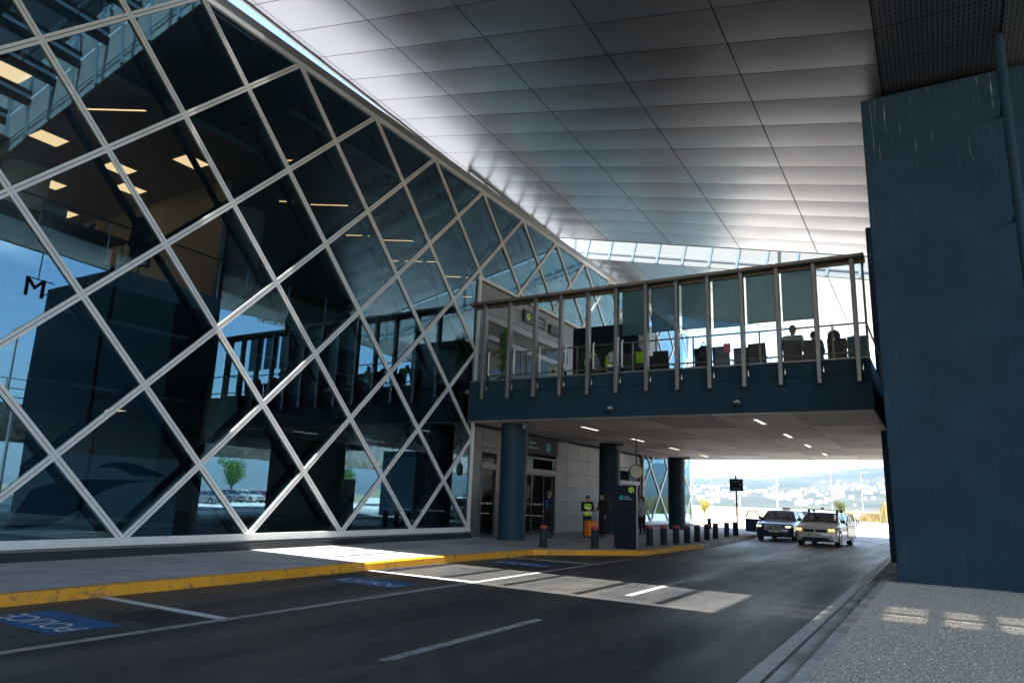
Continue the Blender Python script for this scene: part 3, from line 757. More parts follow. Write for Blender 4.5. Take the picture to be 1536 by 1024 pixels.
for y0, y1 in ((1.0, 12.2), (12.4, 21.4)):
    b_ = MB()
    for i in range(int((y1 - y0) / 1.5) + 1): b_.tube((FX - 1.62, y0 + i * 1.5, 6.5), (FX - 1.62, y0 + i * 1.5, 7.55), .02, n=8)
    b_.tube((FX - 1.62, y0, 7.55), (FX - 1.62, y1, 7.55), .025, n=8)
    b_.build('balustrade', M['chrome'], TB, angle=40)

# recessed entrance wall of grey panels with sliding doors, below and above the terrace deck
WX = -14.60
pw = MB(); pwd = None; pwb = MB(); pwc = MB(); bk = MB()
pw2 = None
ZL = [.15, .81, 1.46, 2.11, 2.77, 3.40, 4.10]; ZU = [5.36, 6.0, 6.65, 7.3, 7.95, 8.6, 9.25, 9.71]
def holes_hit(h, a, b, c, d): return any(a < q[1] - .01 and b > q[0] + .01 and c < q[3] - .01 and d > q[2] + .01 for q in h)
def panel_field(edges, zs, holes):
    for a, b in zip(edges[:-1], edges[1:]):
        for c, d in zip(zs[:-1], zs[1:]):
            if not holes_hit(holes, a, b, c, d):
                (pw if a < 23.9 else pwb if a < 36 else pwc).box(WX - .04, WX + random.uniform(-.002, .002), a + .008, b - .008, c + .008, d - .008)
HL = [(22.35, 23.45, .15, 3.40), (24.10, 28.45, .15, 4.10), (35.9, 38.9, .15, 3.40)]
panel_field([21.62, 22.35, 23.45, 24.10, 28.45, 29.6, 30.75, 31.9, 33.05, 34.2, 35.35, 35.9, 38.9, 39.14], ZL, HL)
pw.build('wall_panel', M['door_metal'], TB); [q_.build('wall_panel', M['panel_grey'], TB) for q_ in (pwb, pwc)]; pw = pwb = pwc = MB()
HU = [(22.2, 29.4, 5.36, 8.6)]
panel_field([21.62, 22.2, 23.4, 24.6, 25.8, 27.0, 28.2, 29.4, 30.6, 31.8, 33.0, 34.2, 35.4, 36.6, 37.8, 39.14], ZU, HU)
pw.build('wall_panel', M['panel_grey'], TB)
def cut_wall(mb, y0, y1, z0, z1, holes):
    ys = sorted({y0, y1} | {q for h in holes for q in h[:2]}); zs = sorted({z0, z1} | {q for h in holes for q in h[2:]})
    for a, b in zip(ys[:-1], ys[1:]):
        for c, d in zip(zs[:-1], zs[1:]):
            if not holes_hit(holes, a, b, c, d) and z0 <= c and d <= z1: mb.box(WX - .25, WX - .045, a, b, c, d)
cut_wall(bk, 21.6, 39.16, .15, 4.15, HL); bk.build('wall_core', M['frame_dark'], TB); bk = MB(); cut_wall(bk, 21.6, 39.16, 5.3, 9.71, HU)
bk.build('wall_core', M['frame_dark'], TB)
def door_set(y0, y1, z0, zd, ztr, ztop, leaves):
    f = MB()
    f.box(WX - .12, WX + .03, y0, y1, zd, zd + .20); f.box(WX - .10, WX + .012, y0, y1, ztr, ztop)
    f.box(WX - .1, WX + .02, y0, y0 + .07, z0, zd); f.box(WX - .1, WX + .02, y1 - .07, y1, z0, zd)
    d = f.build('door_header', M['door_metal'], TB)
    t = MB(); t.quad((WX - .04, y0, zd + .2), (WX - .04, y1, zd + .2), (WX - .04, y1, ztr), (WX - .04, y0, ztr)); t.build('transom_glass', M['glass_door'], TB, fix=False)
    ys = np.linspace(y0 + .07, y1 - .07, leaves + 1)
    for i in range(leaves):
        x = WX - .05 if i in (0, leaves - 1) else WX - .015
        a, b = ys[i], ys[i + 1]
        q = MB(); q.box(x - .02, x + .02, a, a + .05, z0, zd); q.box(x - .02, x + .02, b - .05, b, z0, zd); q.box(x - .02, x + .02, a + .05, b - .05, z0, z0 + .11); q.box(x - .02, x + .02, a + .05, b - .05, zd - .07, zd)
        leaf = q.build('sliding_door', M['steel_dark'], TB)
        w = MB(); w.quad((x, a + .05, z0 + .11), (x, b - .05, z0 + .11), (x, b - .05, zd - .07), (x, a + .05, zd - .07)); w.build('door_glass', M['glass_door'], leaf, fix=False)
        w = MB()
        for k in range(7):
            yy = a + .12 + k * (b - a - .24) / 6; w.box(x + .002, x + .004, yy - .03, yy + .03, 1.32, 1.38)
        w.build('warning_dots', M['white_plastic'], leaf)
door_set(22.35, 23.45, .15, 2.62, 3.22, 3.38, 1); door_set(24.10, 28.45, .15, 2.60, 3.22, 3.30, 4); door_set(35.9, 38.9, .15, 2.50, 3.22, 3.38, 2)
door_set(22.2, 29.4, 5.36, 7.55, 8.30, 8.58, 5)

def wayfinding(name, label, y0, y1, z0, z1, dots, cmat, lines, x=WX):
    t = thing(name, label, 'sign', (x + .05, (y0 + y1) / 2, z0))
    b = MB(); b.bbox(0, .05, y0 - (y0 + y1) / 2, y1 - (y0 + y1) / 2, 0, z1 - z0, .006); b.build('panel', M['navy_sign'], t)
    for yy in dots:
        d = MB(); d.tube((.05, yy - (y0 + y1) / 2, (z1 - z0) / 2), (.056, yy - (y0 + y1) / 2, (z1 - z0) / 2), (z1 - z0) * .30, n=24); pc = d.build('pictogram', cmat, t)
        d = MB(); c0 = yy - (y0 + y1) / 2; zc = (z1 - z0) / 2; h = (z1 - z0) * .15
        d.extr([(.058, c0 - h, zc + h * .3), (.058, c0 + h * .5, zc + h), (.058, c0 + h, zc + h * .5), (.058, c0, zc), (.058, c0 + h * .2, zc - h), (.058, c0 - h * .2, zc - h * .2)], (.002, 0, 0)); d.build('arrow', M['navy_sign'], pc)
    d = MB()
    for (ya, yb, za, col) in lines:
        yy = ya
        while yy < yb:
            w = random.uniform(.04, .11); d.box(.051, .053, yy - (y0 + y1) / 2, min(yb, yy + w * .75) - (y0 + y1) / 2, za - z0, za - z0 + .075); yy += w
    if d.v: d.build('lettering', lines[0][3], t)
    return t
wayfinding('wayfinding_sign', 'long dark sign with two teal discs over the sliding doors behind the first round column', 24.15, 28.40, 3.42, 4.08, (25.45, 27.5), M['teal'], [(25.75, 26.35, 3.82, M['sign_text']), (25.75, 26.6, 3.62, M['sign_text'])])
wayfinding('wayfinding_sign', 'dark sign with a lime disc on the grey wall above the terrace door', 25.05, 26.95, 8.88, 9.40, (25.4,), M['lime'], [(25.75, 26.75, 9.16, M['sign_text']), (25.75, 26.75, 9.00, M['lime'])])
wayfinding('wall_plaque', 'plain grey plaque right of the lime disc sign over the terrace', 27.45, 28.75, 8.85, 9.30, (), M['teal'], [])

# things inside the glass
for n_, (x, y) in enumerate([(-19.45, 8.28), (-22.5, 9.82), (-19.5, 10.2), (-20.0, 5.6), (-23.4, 6.6), (-25.4, 9.9), (-17.0, 6.2), (-22.6, 3.6), (-25.6, 4.0), (-17.2, 10.9), (-19.6, 3.4), (-22.4, 6.8), (-25.2, 7.0), (-20.6, 11.2), (-24.6, 11.3), (-22.6, 1.0), (-19.4, .6)]):  # some seen through the glass, most added to brighten the office
    lp = thing('ceiling_panel_light', 'lit square panel in the office ceiling behind the upper left glass, most added to brighten the room', 'ceiling light', (x, y, 10.42), 0, 'square office ceiling lights')
    b = MB(); b.box(-.34, .34, -.36, .36, -.02, 0.0); b.build('frame', M['white_plastic'], lp)
    b = MB(); b.box(-.32, .32, -.34, .34, -.026, -.021); b.build('diffuser', M['lamp_warm'], lp)
for (x, y) in [(-36.5, 19.0), (-39.5, 23.0), (-36.6, 23.2), (-28.8, 27.9), (-30.0, 17.0), (-33.0, 30.5)]:
    lp = thing('ceiling_panel_light', 'lit long panel in the low ceiling deep in the ground floor hall', 'ceiling light', (x, y, 4.62), 0, 'ground floor hall lights')
    b = MB(); b.box(-.62, .62, -.34, .34, -.02, 0.0); b.build('frame', M['white_plastic'], lp)
    b = MB(); b.box(-.6, .6, -.32, .32, -.026, -.021); b.build('diffuser', M['lamp_warm'], lp)
for (x, y, L_) in [(-16.1, 8.05, 1.6), (-19.9, 12.45, .6), (-18.6, 13.0, 1.25), (-16.8, 14.0, .5), (-18.2, 17.2, 1.6), (-19.5, 16.2, .5), (-19.5, 19.95, .95), (-18.4, 21.1, 1.5), (-20.0, 23.2, .8), (-18.9, 23.8, 1.1), (-19.0, 26.2, 1.3), (-20.1, 29.5, 1.3)]:
    lp = thing('strip_light', 'thin warm strip light hanging under the dark hall ceiling', 'strip light', (x, y, 11.75 if y > 12.3 else 10.2), R(30), 'strip lights in the glass hall')
    b = MB(); b.box(-L_ / 2, L_ / 2, -.03, .03, .012, .05); b.tube((-L_ / 2 + .05, 0, .05), (-L_ / 2 + .05, 0, .22), .006, n=6); b.tube((L_ / 2 - .05, 0, .05), (L_ / 2 - .05, 0, .22), .006, n=6); b.build('housing', M['steel_dark'], lp)
    b = MB(); b.box(-L_ / 2, L_ / 2, -.025, .025, 0, .011); b.build('diffuser', M['lamp_strip'], lp)
ho = thing('hoarding_board', 'grey hoarding with a dark blue double swoosh standing behind the lower left glass', 'hoarding', (-17.5, 9.5, .3))
b = MB(); b.box(-.08, -.02, -4.0, 2.55, 0, 1.96); b.build('board', M['board_grey'], ho)
U_ = [(9.77, 1.93), (9.94, 2.04), (10.21, 2.1), (10.5, 2.12), (10.8, 2.09), (11.12, 2.0), (11.66, 1.82), (11.15, 1.80), (10.69, 1.82), (10.47, 1.92), (10.23, 1.98), (10.01, 1.97)]
L_ = [(8.43, 1.40), (8.73, 1.51), (9.04, 1.59), (9.47, 1.65), (10.0, 1.68), (10.57, 1.69), (11.45, 1.71), (11.02, 1.66), (10.58, 1.59), (10.2, 1.47), (9.92, 1.32), (9.76, 1.16), (9.46, .89), (8.88, .59), (8.0, .5)]
b = MB(); b.extr([(-.017, y - 9.5, z - .3) for y, z in U_], (.006, 0, 0)); b.extr([(-.017, y - 9.5, z - .3) for y, z in L_], (.006, 0, 0)); b.build('swoosh_emblem', M['logo_blue'], ho)
dk = thing('office_counter', 'dark counter on thin legs along the glass of the upper office', 'counter', (-17.1, 8.0, 6.5))
b = MB(); b.bbox(-.45, .45, -1.9, 1.25, .86, .92, .01); b.build('counter_top', M['wood_dark'], dk)
for sx in (-.38, .38):
    for sy in (-1.8, 1.15):
        b = MB(); b.tube((sx, sy, 0), (sx, sy, .86), .025, n=10); b.build('leg', M['chrome'], dk)
b = MB(); b.box(-.42, -.38, -1.75, 1.1, .25, .86); b.build('modesty_panel', M['wood_dark'], dk)
mo = thing('printer', 'pale boxy printer standing on the office counter', 'printer', (-17.1, 7.55, 7.42))
b = MB(); b.bbox(-.24, .24, -.30, .30, 0, .30, .02); b.build('body', M['paper'], mo)
b = MB(); b.box(.241, .25, -.22, .22, .06, .13); b.build('paper_slot', M['black'], mo); b = MB(); b.bbox(-.1, .22, -.24, .24, .301, .33, .008); b.build('tray', M['fascia_grey'], mo)
ra = thing('walkie_talkie', 'small black hand radio with aerial on the office counter', 'hand radio', (-16.95, 8.18, 7.42))
b = MB(); b.bbox(-.02, .02, -.035, .035, 0, .16, .008); b.build('case', M['black'], ra); b = MB(); b.tube((0, .02, .16), (0, .02, .33), .007, n=8); b.build('aerial', M['black'], ra)
hs = thing('headset_pile', 'tangle of dark headsets lying on the office counter', 'headsets', (-17.0, 8.62, 7.42))
b = MB()
for k in range(5):
    a = k * 1.3; c0 = Vector((.08 * math.cos(a), .12 * math.sin(a), .03 + .035 * k)); pts = [c0 + Vector((.08 * math.cos(t), .03 * math.sin(a), .09 * math.sin(t))) for t in np.linspace(0, PI, 9)]; b.path(pts, .009); b.ball(pts[0], .034, 10, 7); b.ball(pts[-1], .034, 10, 7)
b.build('headset', M['black'], hs)
ct = thing('hanging_coat', 'dark coat with a lime patch hung on a stand beside the office counter', 'coat', (-16.75, 9.62, 6.5))
b = MB(); b.tube((0, 0, 0), (0, 0, 1.75), .02, n=8); b.tube((-.25, 0, .01), (.25, 0, .01), .02, n=8); b.tube((0, -.25, .01), (0, .25, .01), .02, n=8); b.build('stand', M['steel_dark'], ct)
rg = []
for z, w, d in ((.45, .26, .20), (.7, .25, .19), (1.0, .27, .18), (1.3, .29, .17), (1.5, .27, .15), (1.6, .20, .12), (1.68, .09, .08)):
    rg.append([(d * math.cos(t) * (1 + .09 * math.sin(5 * t + z * 3)), w * math.sin(t) * (1 + .07 * math.cos(4 * t)), z) for t in np.linspace(0, 2 * PI, 26)[:-1]])
b = MB(); b.loft(rg); b.build('coat', M['navy_cloth'], ct, smooth=True)
b = MB(); b.cap((.05, .25, 1.48), (.08, .34, .85), .075, .06); b.cap((.05, -.25, 1.48), (.08, -.33, .85), .075, .06); b.build('sleeves', M['navy_cloth'], ct, smooth=True)
b = MB(); b.bbox(.19, .215, .02, .14, 1.05, 1.22, .01); b.build('patch', M['hivis'], ct)
ch_ = thing('office_screen', 'pale notice board fixed to the warm office wall', 'notice board', (-27.17, 9.6, 8.2))
b = MB(); b.box(0, .03, -1.6, 1.6, 0, 1.3); b.build('board', M['paper'], ch_); b = MB(); b.box(.0, .05, -1.68, -1.6, -.06, 1.36); b.box(.0, .05, 1.6, 1.68, -.06, 1.36); b.box(0, .05, -1.6, 1.6, 1.3, 1.36); b.build('frame', M['black'], ch_)
# ------------------------------------------------------------------ roof canopy
def zc(x, y):
    if x < -.42: z = 11.76 - .22 * (x + .42)
    elif x < 1.95: z = 11.76 - .015 * (x + .42)
    else: z = 11.725 + .235 * (x - 1.95)
    return z - .04 * (y - 18.1)
RC = thing('roof_canopy', 'wide canopy roof of long satin metal panels with glazed gaps over the road', 'canopy', (0, 0, 0))
XS = [-16.08, -12.95, -9.82, -6.69, -3.56, -.42]
XE = [-.42, 1.95]; XR = [1.95, 4.7, 7.45, 10.2, 12.95]
SECT = [(7.15 - 40 * 1.345, 40), (10.205, 15), (33.5, 8)]
def panel(mb, x0, x1, y0, y1, bulge):
    g0, g1 = .017, .012; nx, ny = 2, 8; vs = []
    for j in range(ny + 1):
        t = j / ny; y = y0 + g1 + (y1 - y0 - 2 * g1) * t; d = bulge * (1 - (2 * t - 1) ** 2)
        for i in range(nx + 1):
            x = x0 + g0 + (x1 - x0 - 2 * g0) * i / nx
            vs.append((x, y, zc(x + (1e-6 if i == 0 else -1e-6), y) - d))
    n = nx + 1
    mb.add(vs, [(j * n + i, j * n + i + 1, (j + 1) * n + i + 1, (j + 1) * n + i) for j in range(ny) for i in range(nx)])
PROF = [-16.35, -.42, 1.95, 12.95]
PROF_ALL, XR_ALL = PROF, XR
for ys, n in SECT:
    PROF, XR = (PROF_ALL, XR_ALL) if ys < 30 else (PROF_ALL[:3] + [4.7], XR_ALL[:2])
    ye = ys + n * 1.345
    mb = MB(); sl = MB()
    xs_all = [-16.35] + XS
    for j in range(n):
        a, b = ys + j * 1.345, ys + (j + 1) * 1.345
        for x0, x1 in zip(xs_all[:-1], xs_all[1:]): panel(mb, x0, x1, a, b, random.uniform(.006, .013))
        for x0, x1 in zip(XR[:-1], XR[1:]): panel(sl, x0, x1, a, b, .004)
        panel(sl, XE[0], XE[1], a, b, .004)
    mb.build('soffit_panels', M['soffit'], RC, smooth=True, fix=False)
    sl.build('slotted_soffit', M['slotted'], RC, smooth=True, fix=False)
    tp = MB()
    lo = [(x, zc(x + .001 if x < -16 else x - .001, 0) + .06) for x in PROF]; hi = [(x, z + .50) for x, z in lo]
    poly = lo + hi[::-1]
    tp.loft([[(x, ys, z - .04 * ys) for x, z in poly], [(x, ye, z - .04 * ye) for x, z in poly]])
    tp.build('roof_slab', M['roof_top'], RC)
    bk_ = MB()
    for x0, x1 in zip(PROF[:-1], PROF[1:]):
        bk_.quad((x0, ys, zc(x0 + 1e-4, ys) + .04), (x1, ys, zc(x1 - 1e-4, ys) + .04), (x1, ye, zc(x1 - 1e-4, ye) + .04), (x0, ye, zc(x0 + 1e-4, ye) + .04))
    bk_.build('joint_backing', M['black'], RC, fix=False)
    ed = MB()
    for x, s in ((-16.35, -1), (PROF[-1], 1)):
        ed.extr([(x, ys, zc(x - s * .01, ys) - .05), (x + s * .08, ys, zc(x - s * .01, ys) - .05), (x + s * .08, ys, zc(x - s * .01, ys) + .62), (x, ys, zc(x - s * .01, ys) + .62)], (0, ye - ys, -.04 * (ye - ys)))
    for x0, x1 in zip(PROF[:-1], PROF[1:]):
        for y, s in ((ys, -1), (ye, 1)):
            ed.add([(x0, y, zc(x0 + 1e-4, y) - .02), (x1, y, zc(x1 - 1e-4, y) - .02), (x1, y, zc(x1 - 1e-4, y) + .62), (x0, y, zc(x0 + 1e-4, y) + .62),
                    (x0, y + s * .05, zc(x0 + 1e-4, y) - .02), (x1, y + s * .05, zc(x1 - 1e-4, y) - .02), (x1, y + s * .05, zc(x1 - 1e-4, y) + .62), (x0, y + s * .05, zc(x0 + 1e-4, y) + .62)],
                   [(0, 1, 2, 3), (4, 5, 6, 7), (0, 1, 5, 4), (3, 2, 6, 7), (0, 3, 7, 4), (1, 2, 6, 5)])
    ed.build('edge_trim', M['fascia_grey'], RC)
PROF = PROF_ALL
# glazed gaps between the sections
for gi, (ya, yb, bw) in enumerate([(7.20, 10.155, 1.5), (30.43, 33.45, 1.33)]):
    fr_ = MB()
    xs = np.arange(-16.2, 12.9, bw) if gi else np.concatenate([np.arange(-16.2, -10.5, 1.02), np.arange(-9.35, 12.9, 1.5)])
    for x in (xs if not gi else xs[::8]):
        fr_.obox((x, (ya + yb) / 2, zc(x, (ya + yb) / 2) + 1.40), (1, 0, 0), (0, 1, -.04), (0, .04, 1), .075, (yb - ya) / 2 - .002, .12)
    yy = ya + (yb - ya) * .62
    for x0, x1 in zip(PROF[:-1], PROF[1:]):
        fr_.tube((x0, yy, zc(x0 + 1e-4, yy) + 1.42), (x1, yy, zc(x1 - 1e-4, yy) + 1.42), .022, n=8)
    sk_ = fr_.build('skylight_frame', M['beam_blue' if gi else 'beam_dark'], RC)
    gl_ = MB()
    for x0, x1 in zip(PROF[:-1], PROF[1:]):
        gl_.quad((x0, ya, zc(x0 + 1e-4, ya) + 1.58), (x1, ya, zc(x1 - 1e-4, ya) + 1.58), (x1, yb, zc(x1 - 1e-4, yb) + 1.58), (x0, yb, zc(x0 + 1e-4, yb) + 1.58))
    gl_.build('skylight_glass', M['glass_sky'], sk_, fix=False)
    # pale upstand panels closing the far side of the gap, with posts square to the slope
    up = MB(); po = MB()
    for x0, x1 in zip(PROF[:-1], PROF[1:]):
        a, c = zc(x0 + 1e-4, yb), zc(x1 - 1e-4, yb)
        up.add([(x0, yb - .02, a + .0), (x1, yb - .02, c + .0), (x1, yb - .02, c + 1.55), (x0, yb - .02, a + 1.55), (x0, yb + .02, a + .0), (x1, yb + .02, c + .0), (x1, yb + .02, c + 1.55), (x0, yb + .02, a + 1.55)], [(0, 1, 2, 3), (4, 7, 6, 5), (0, 4, 5, 1), (3, 2, 6, 7), (0, 3, 7, 4), (1, 5, 6, 2)])
        po.tube((x0, yb - .06, a + .42), (x1, yb - .06, c + .42), .016, n=8)
    u_ = up.build('upstand_panel', M['upstand'], RC)
    x = -15.6
    while x < 12.6:
        s_ = -.22 if x < -.42 else (-.015 if x < 1.95 else .235)
        po.bar((x - s_ * .02, yb - .05, zc(x, yb) + .02), (x - s_ * 1.5, yb - .05, zc(x, yb) + 1.5), .13, .05, (0, 1, 0)); x += 1.33
    po.build('upstand_post', M['beam_blue'], u_)
# unseen plates and slats added over the near gap to shape sun patches
cv = MB()
def plate(x0, x1, y0, y1, dz=.46, t=.05):
    a, b = zc(x0 + 1e-3, y0), zc(x1 - 1e-3, y0)
    cv.add([(x0, y0, a + dz), (x1, y0, b + dz), (x1, y1, b + dz - .04 * (y1 - y0)), (x0, y1, a + dz - .04 * (y1 - y0)),
            (x0, y0, a + dz + t), (x1, y0, b + dz + t), (x1, y1, b + dz + t - .04 * (y1 - y0)), (x0, y1, a + dz + t - .04 * (y1 - y0))],
           [(0, 3, 2, 1), (4, 5, 6, 7), (0, 1, 5, 4), (1, 2, 6, 5), (2, 3, 7, 6), (3, 0, 4, 7)])
plate(-2.45, -2.05, 7.2, 10.15); plate(-1.05, -.42, 7.2, 10.15); plate(-.42, -.22, 7.2, 10.15); plate(2.35, 12.9, 7.2, 10.15)
for x0, x1 in ((.32, .55), (1.0, 1.22), (1.85, 2.03)): plate(x0, x1, 7.2, 10.15)
for y0, y1 in ((7.2, 7.75), (8.3, 8.42), (9.0, 9.2), (9.62, 10.15)): plate(-2.05, -1.05, y0, y1)
for y0, y1 in ((7.75, 8.3), (8.42, 9.0), (9.2, 9.62)):
    for y in np.arange(y0, y1 - .05, .12): plate(-2.05, -1.05, y, y + .098, .465, .02)
for y0, y1 in ((7.2, 7.9), (8.62, 8.86), (9.75, 10.15)):
    for x0, x1 in ((-.22, .32), (.55, 1.0), (1.22, 1.85), (2.03, 2.35)): plate(x0, x1, y0, y1)
for x0, x1 in ((-.22, .32), (.55, 1.0), (1.22, 1.85), (2.03, 2.35)):
    for y0, y1 in ((7.9, 8.62), (8.86, 9.75)):
        for y in np.arange(y0, y1 - .03, .10): plate(x0, x1, y, y + .084, .465, .02)
cv.build('sun_patch_louvre', M['fascia_grey'], RC)
# low clerestory between the terminal parapet and the canopy edge
cl = MB(); cg = MB(); xq = -15.9
y = 22.4
while y < 44.4:
    cl.box(xq - .05, xq + .05, y - .04, y + .04, ZT + .30, zc(-15.9, y) - .03); y += 1.345
cl.obox((xq, 33.4, zc(xq, 33.4) - .08), (1, 0, 0), (0, 1, -.04), (0, .04, 1), .06, 11.0, .05); cl.box(xq - .06, xq + .06, 22.4, 44.4, ZT + .30, ZT + .40)
ce_ = cl.build('clerestory_frame', M['fascia_grey'], RC)
cg.quad((xq, 22.4, ZT + .4), (xq, 44.4, ZT + .4), (xq, 44.4, zc(xq, 44.4) - .08), (xq, 22.4, zc(xq, 22.4) - .08)); cg.build('clerestory_glass', M['glass_sky'], ce_, fix=False)
dp = thing('downpipe', 'round grey-blue rain pipe rising in front of the big pier', 'rain pipe', (1.88, 16.8, 0.1))
b = MB(); b.tube((0, 0, 0), (0, 0, 11.60), .10, n=24); b.build('pipe', M['column_blue'], dp, angle=40)
b = MB()
for z in (2.6, 5.2, 7.8, 10.35): b.tube((0, 0, z - .03), (0, 0, z + .03), .115, n=24); b.box(-.02, .02, .10, 1.29, z - .02, z + .02)
b.build('pipe_clip', M['column_blue'], dp, angle=40)

# ------------------------------------------------------------------ piers
def pier(name, label, x0, x1, y0, y1, z0, z1, mat):
    t = thing(name, label, 'concrete pier', ((x0 + x1) / 2, (y0 + y1) / 2, z0))
    b = MB(); b.bbox(x0 - (x0 + x1) / 2, x1 - (x0 + x1) / 2, y0 - (y0 + y1) / 2, y1 - (y0 + y1) / 2, 0, z1 - z0, .025); o = b.build('shaft', mat, t); return t
pier('concrete_pier', 'huge blue-grey painted wall pier at the right, pale runs down its top', -.92, 10.3, 18.1, 20.45, 0, 11.62, M['pier'])
pier('concrete_pier', 'narrow dark blue pier edge showing just behind the huge pier', -1.50, 1.6, 26.3, 28.8, 0, 11.28, M['pier'])
pier('concrete_pier', 'dark pier under the far right edge of the terrace deck', -1.45, 1.2, 35.0, 38.0, 0, 4.17, M['deck_blue'])

# ------------------------------------------------------------------ terrace bridge
TD = thing('terrace_bridge', 'dark blue bridge over the road carrying a glass-screened terrace', 'bridge', (0, 0, 0))
YF = 20.75; YB = 42.3
foot = [(-14.22, YF), (-1.29, YF), (-1.29, 26.2), (-1.53, 26.2), (-1.53, YB), (-14.52, YB), (-14.52, 21.6), (-14.22, 21.6)]
b = MB(); b.prism([(x + (.02 if x < -5 else -.02), y + (.04 if y < 21 else -.04 if y > 42 else 0)) for x, y in foot], 4.22, 5.20); b.build('deck_slab', M['deck_blue'], TD)
b = MB()
for x0, x1 in ((-14.22, -12.95), (-12.94, -12.40), (-12.39, -1.29)):
    b.box(x0, x1, YF, YF + .20, 4.18, 5.145); 
for x0, x1 in ((-14.22, -13.2), (-13.195, -9.3), (-9.295, -5.3), (-5.295, -1.29)): b.box(x0, x1, YF - .002, YF + .20, 5.157, 5.56)
b.build('front_fascia', M['deck_blue'], TD)
b = MB(); b.box(-14.5, -1.53, YB - .25, YB, 4.18, 5.5); b.build('back_fascia', M['deck_blue'], TD); b = MB(); b.box(-1.49, -1.29, YF + .2, 26.2, 5.2, 5.56); b.build('end_upstand', M['deck_blue'], TD)
b = MB(); b.prism([(-14.5, YF + .2), (-1.5, YF + .2), (-1.5, 26.2), (-1.55, 26.2), (-1.55, YB - .25), (-14.5, YB - .25)], 5.2, 5.34); b.build('terrace_floor', M['kerb_dim'], TD)
xs = [-14.2, -12.55, -10.2, -7.85, -5.6, -3.42, -1.32]; ysn = [YF + .01, 22.0, 24.5, 27.0, 28.95, 31.4, 33.85, 36.3, 38.75, YB - .03]
for i in range(6):
    for j in range(9):
        x1 = xs[i + 1] if not (i == 5 and ysn[j] > 25.9) else -1.54
        q = (1 if random.random() < .8 else 0) if (i * 2 + j) % 4 in (0, 1) and i % 2 == (j // 2) % 2 else random.choice([0, 0, 2, 2])
        b = MB(); b.box(xs[i] + .008, x1 - .008, ysn[j] + .006, ysn[j + 1] - .006, 4.165 + random.uniform(0, .004), 4.215); b.build('underside_panel', M[('under', 'under2', 'under3')[q]], TD)
FIN = [-13.52, -12.48, -11.46, -10.48, -9.48, -8.49, -7.49, -6.51, -5.54, -4.55, -3.55, -2.55, -1.57]
ZTOP = 8.42
for x in FIN:
    b = MB(); b.bbox(x - .06, x + .06, YF - .27, YF - .06, 4.90, ZTOP - .10, .02); f = b.build('fin', M['fin'], TD)
    b = MB()
    for z in (5.0, 5.42): b.tube((x + .02, YF - .06, z), (x + .02, YF - .003, z), .04, n=10)
    b.bbox(x + .085, x + .11, YF - .10, YF - .004, 5.22, 5.40, .004); b.build('bracket', M['chrome'], f, angle=40)
    b = MB(); b.path([(x + .16, YF - .03, 5.75), (x + .16, YF - .10, 5.80), (x + .16, YF - .10, 6.55), (x + .16, YF - .03, 6.62)], .028, 8); 
    if x < -8: b.build('pull_bar', M['white_plastic'], f, smooth=True)
b = MB(); b.bbox(-14.12, -1.25, YF - .36, YF - .02, ZTOP - .10, ZTOP, .012); b.bbox(-14.12, -1.25, YF - .02, YF + .10, ZTOP - .17, ZTOP - .03, .01); b.build('top_rail', M['rail_brown'], TD)
b = MB(); b.bbox(-14.15, -1.30, YF - .05, YF + .15, 5.562, 5.61, .006); b.build('sill', M['fin'], TD)
ed_ = [-14.1] + FIN + [-1.30]
for x0, x1 in zip(ed_[:-1], ed_[1:]):
    if x1 - x0 < .2: continue
    a, c = x0 + .012, x1 - .012
    b = MB(); b.quad((a, YF, 5.61), (c, YF, 5.61), (c, YF, ZTOP - .10), (a, YF, ZTOP - .10)); b.build('glass_screen', M['glass_clear'], TD, fix=False)
for x0, x1, zb in ((-8.41, -7.56, 6.80), (-7.42, -6.58, 6.84), (-6.44, -5.61, 6.84), (-5.47, -4.62, 6.80), (-4.48, -3.62, 6.84), (-3.48, -2.62, 6.82)):
    b = MB(); b.box(x0, x1, YF + .13, YF + .135, zb, ZTOP - .12); o = b.build('roller_blind', M['blind'], TD)
    b = MB(); b.tube((x0, YF + .132, zb), (x1, YF + .132, zb), .014, n=8); b.build('hem_bar', M['steel_dark'], o)
b = MB()
for z in (5.80, 6.60): b.tube((-14.0, YF + .25, z), (-1.34, YF + .25, z), .025, n=8)
for x in np.arange(-14.0, -1.3, 1.965): b.box(x - .02, x + .02, YF + .225, YF + .275, 5.34, 6.6)
b.build('handrail', M['rail_brown'], TD, angle=40)
b = MB()
for z in (5.9, 6.35): b.tube((-14.4, YB - .12, z), (-1.55, YB - .12, z), .025, n=8)
for x in np.arange(-14.4, -1.5, 1.84): b.box(x - .02, x + .02, YB - .14, YB - .10, 5.5, 6.35)
b.build('back_railing', M['rail_brown'], TD, angle=40)
b = MB(); b.box(-1.37, -1.31, YF + .16, YF + .22, 5.6, ZTOP - .12); b.box(-1.37, -1.31, 26.1, 26.16, 5.6, 6.6); b.box(-1.36, -1.32, YF + .22, 26.1, 6.56, 6.6); b.build('end_post', M['rail_brown'], TD)

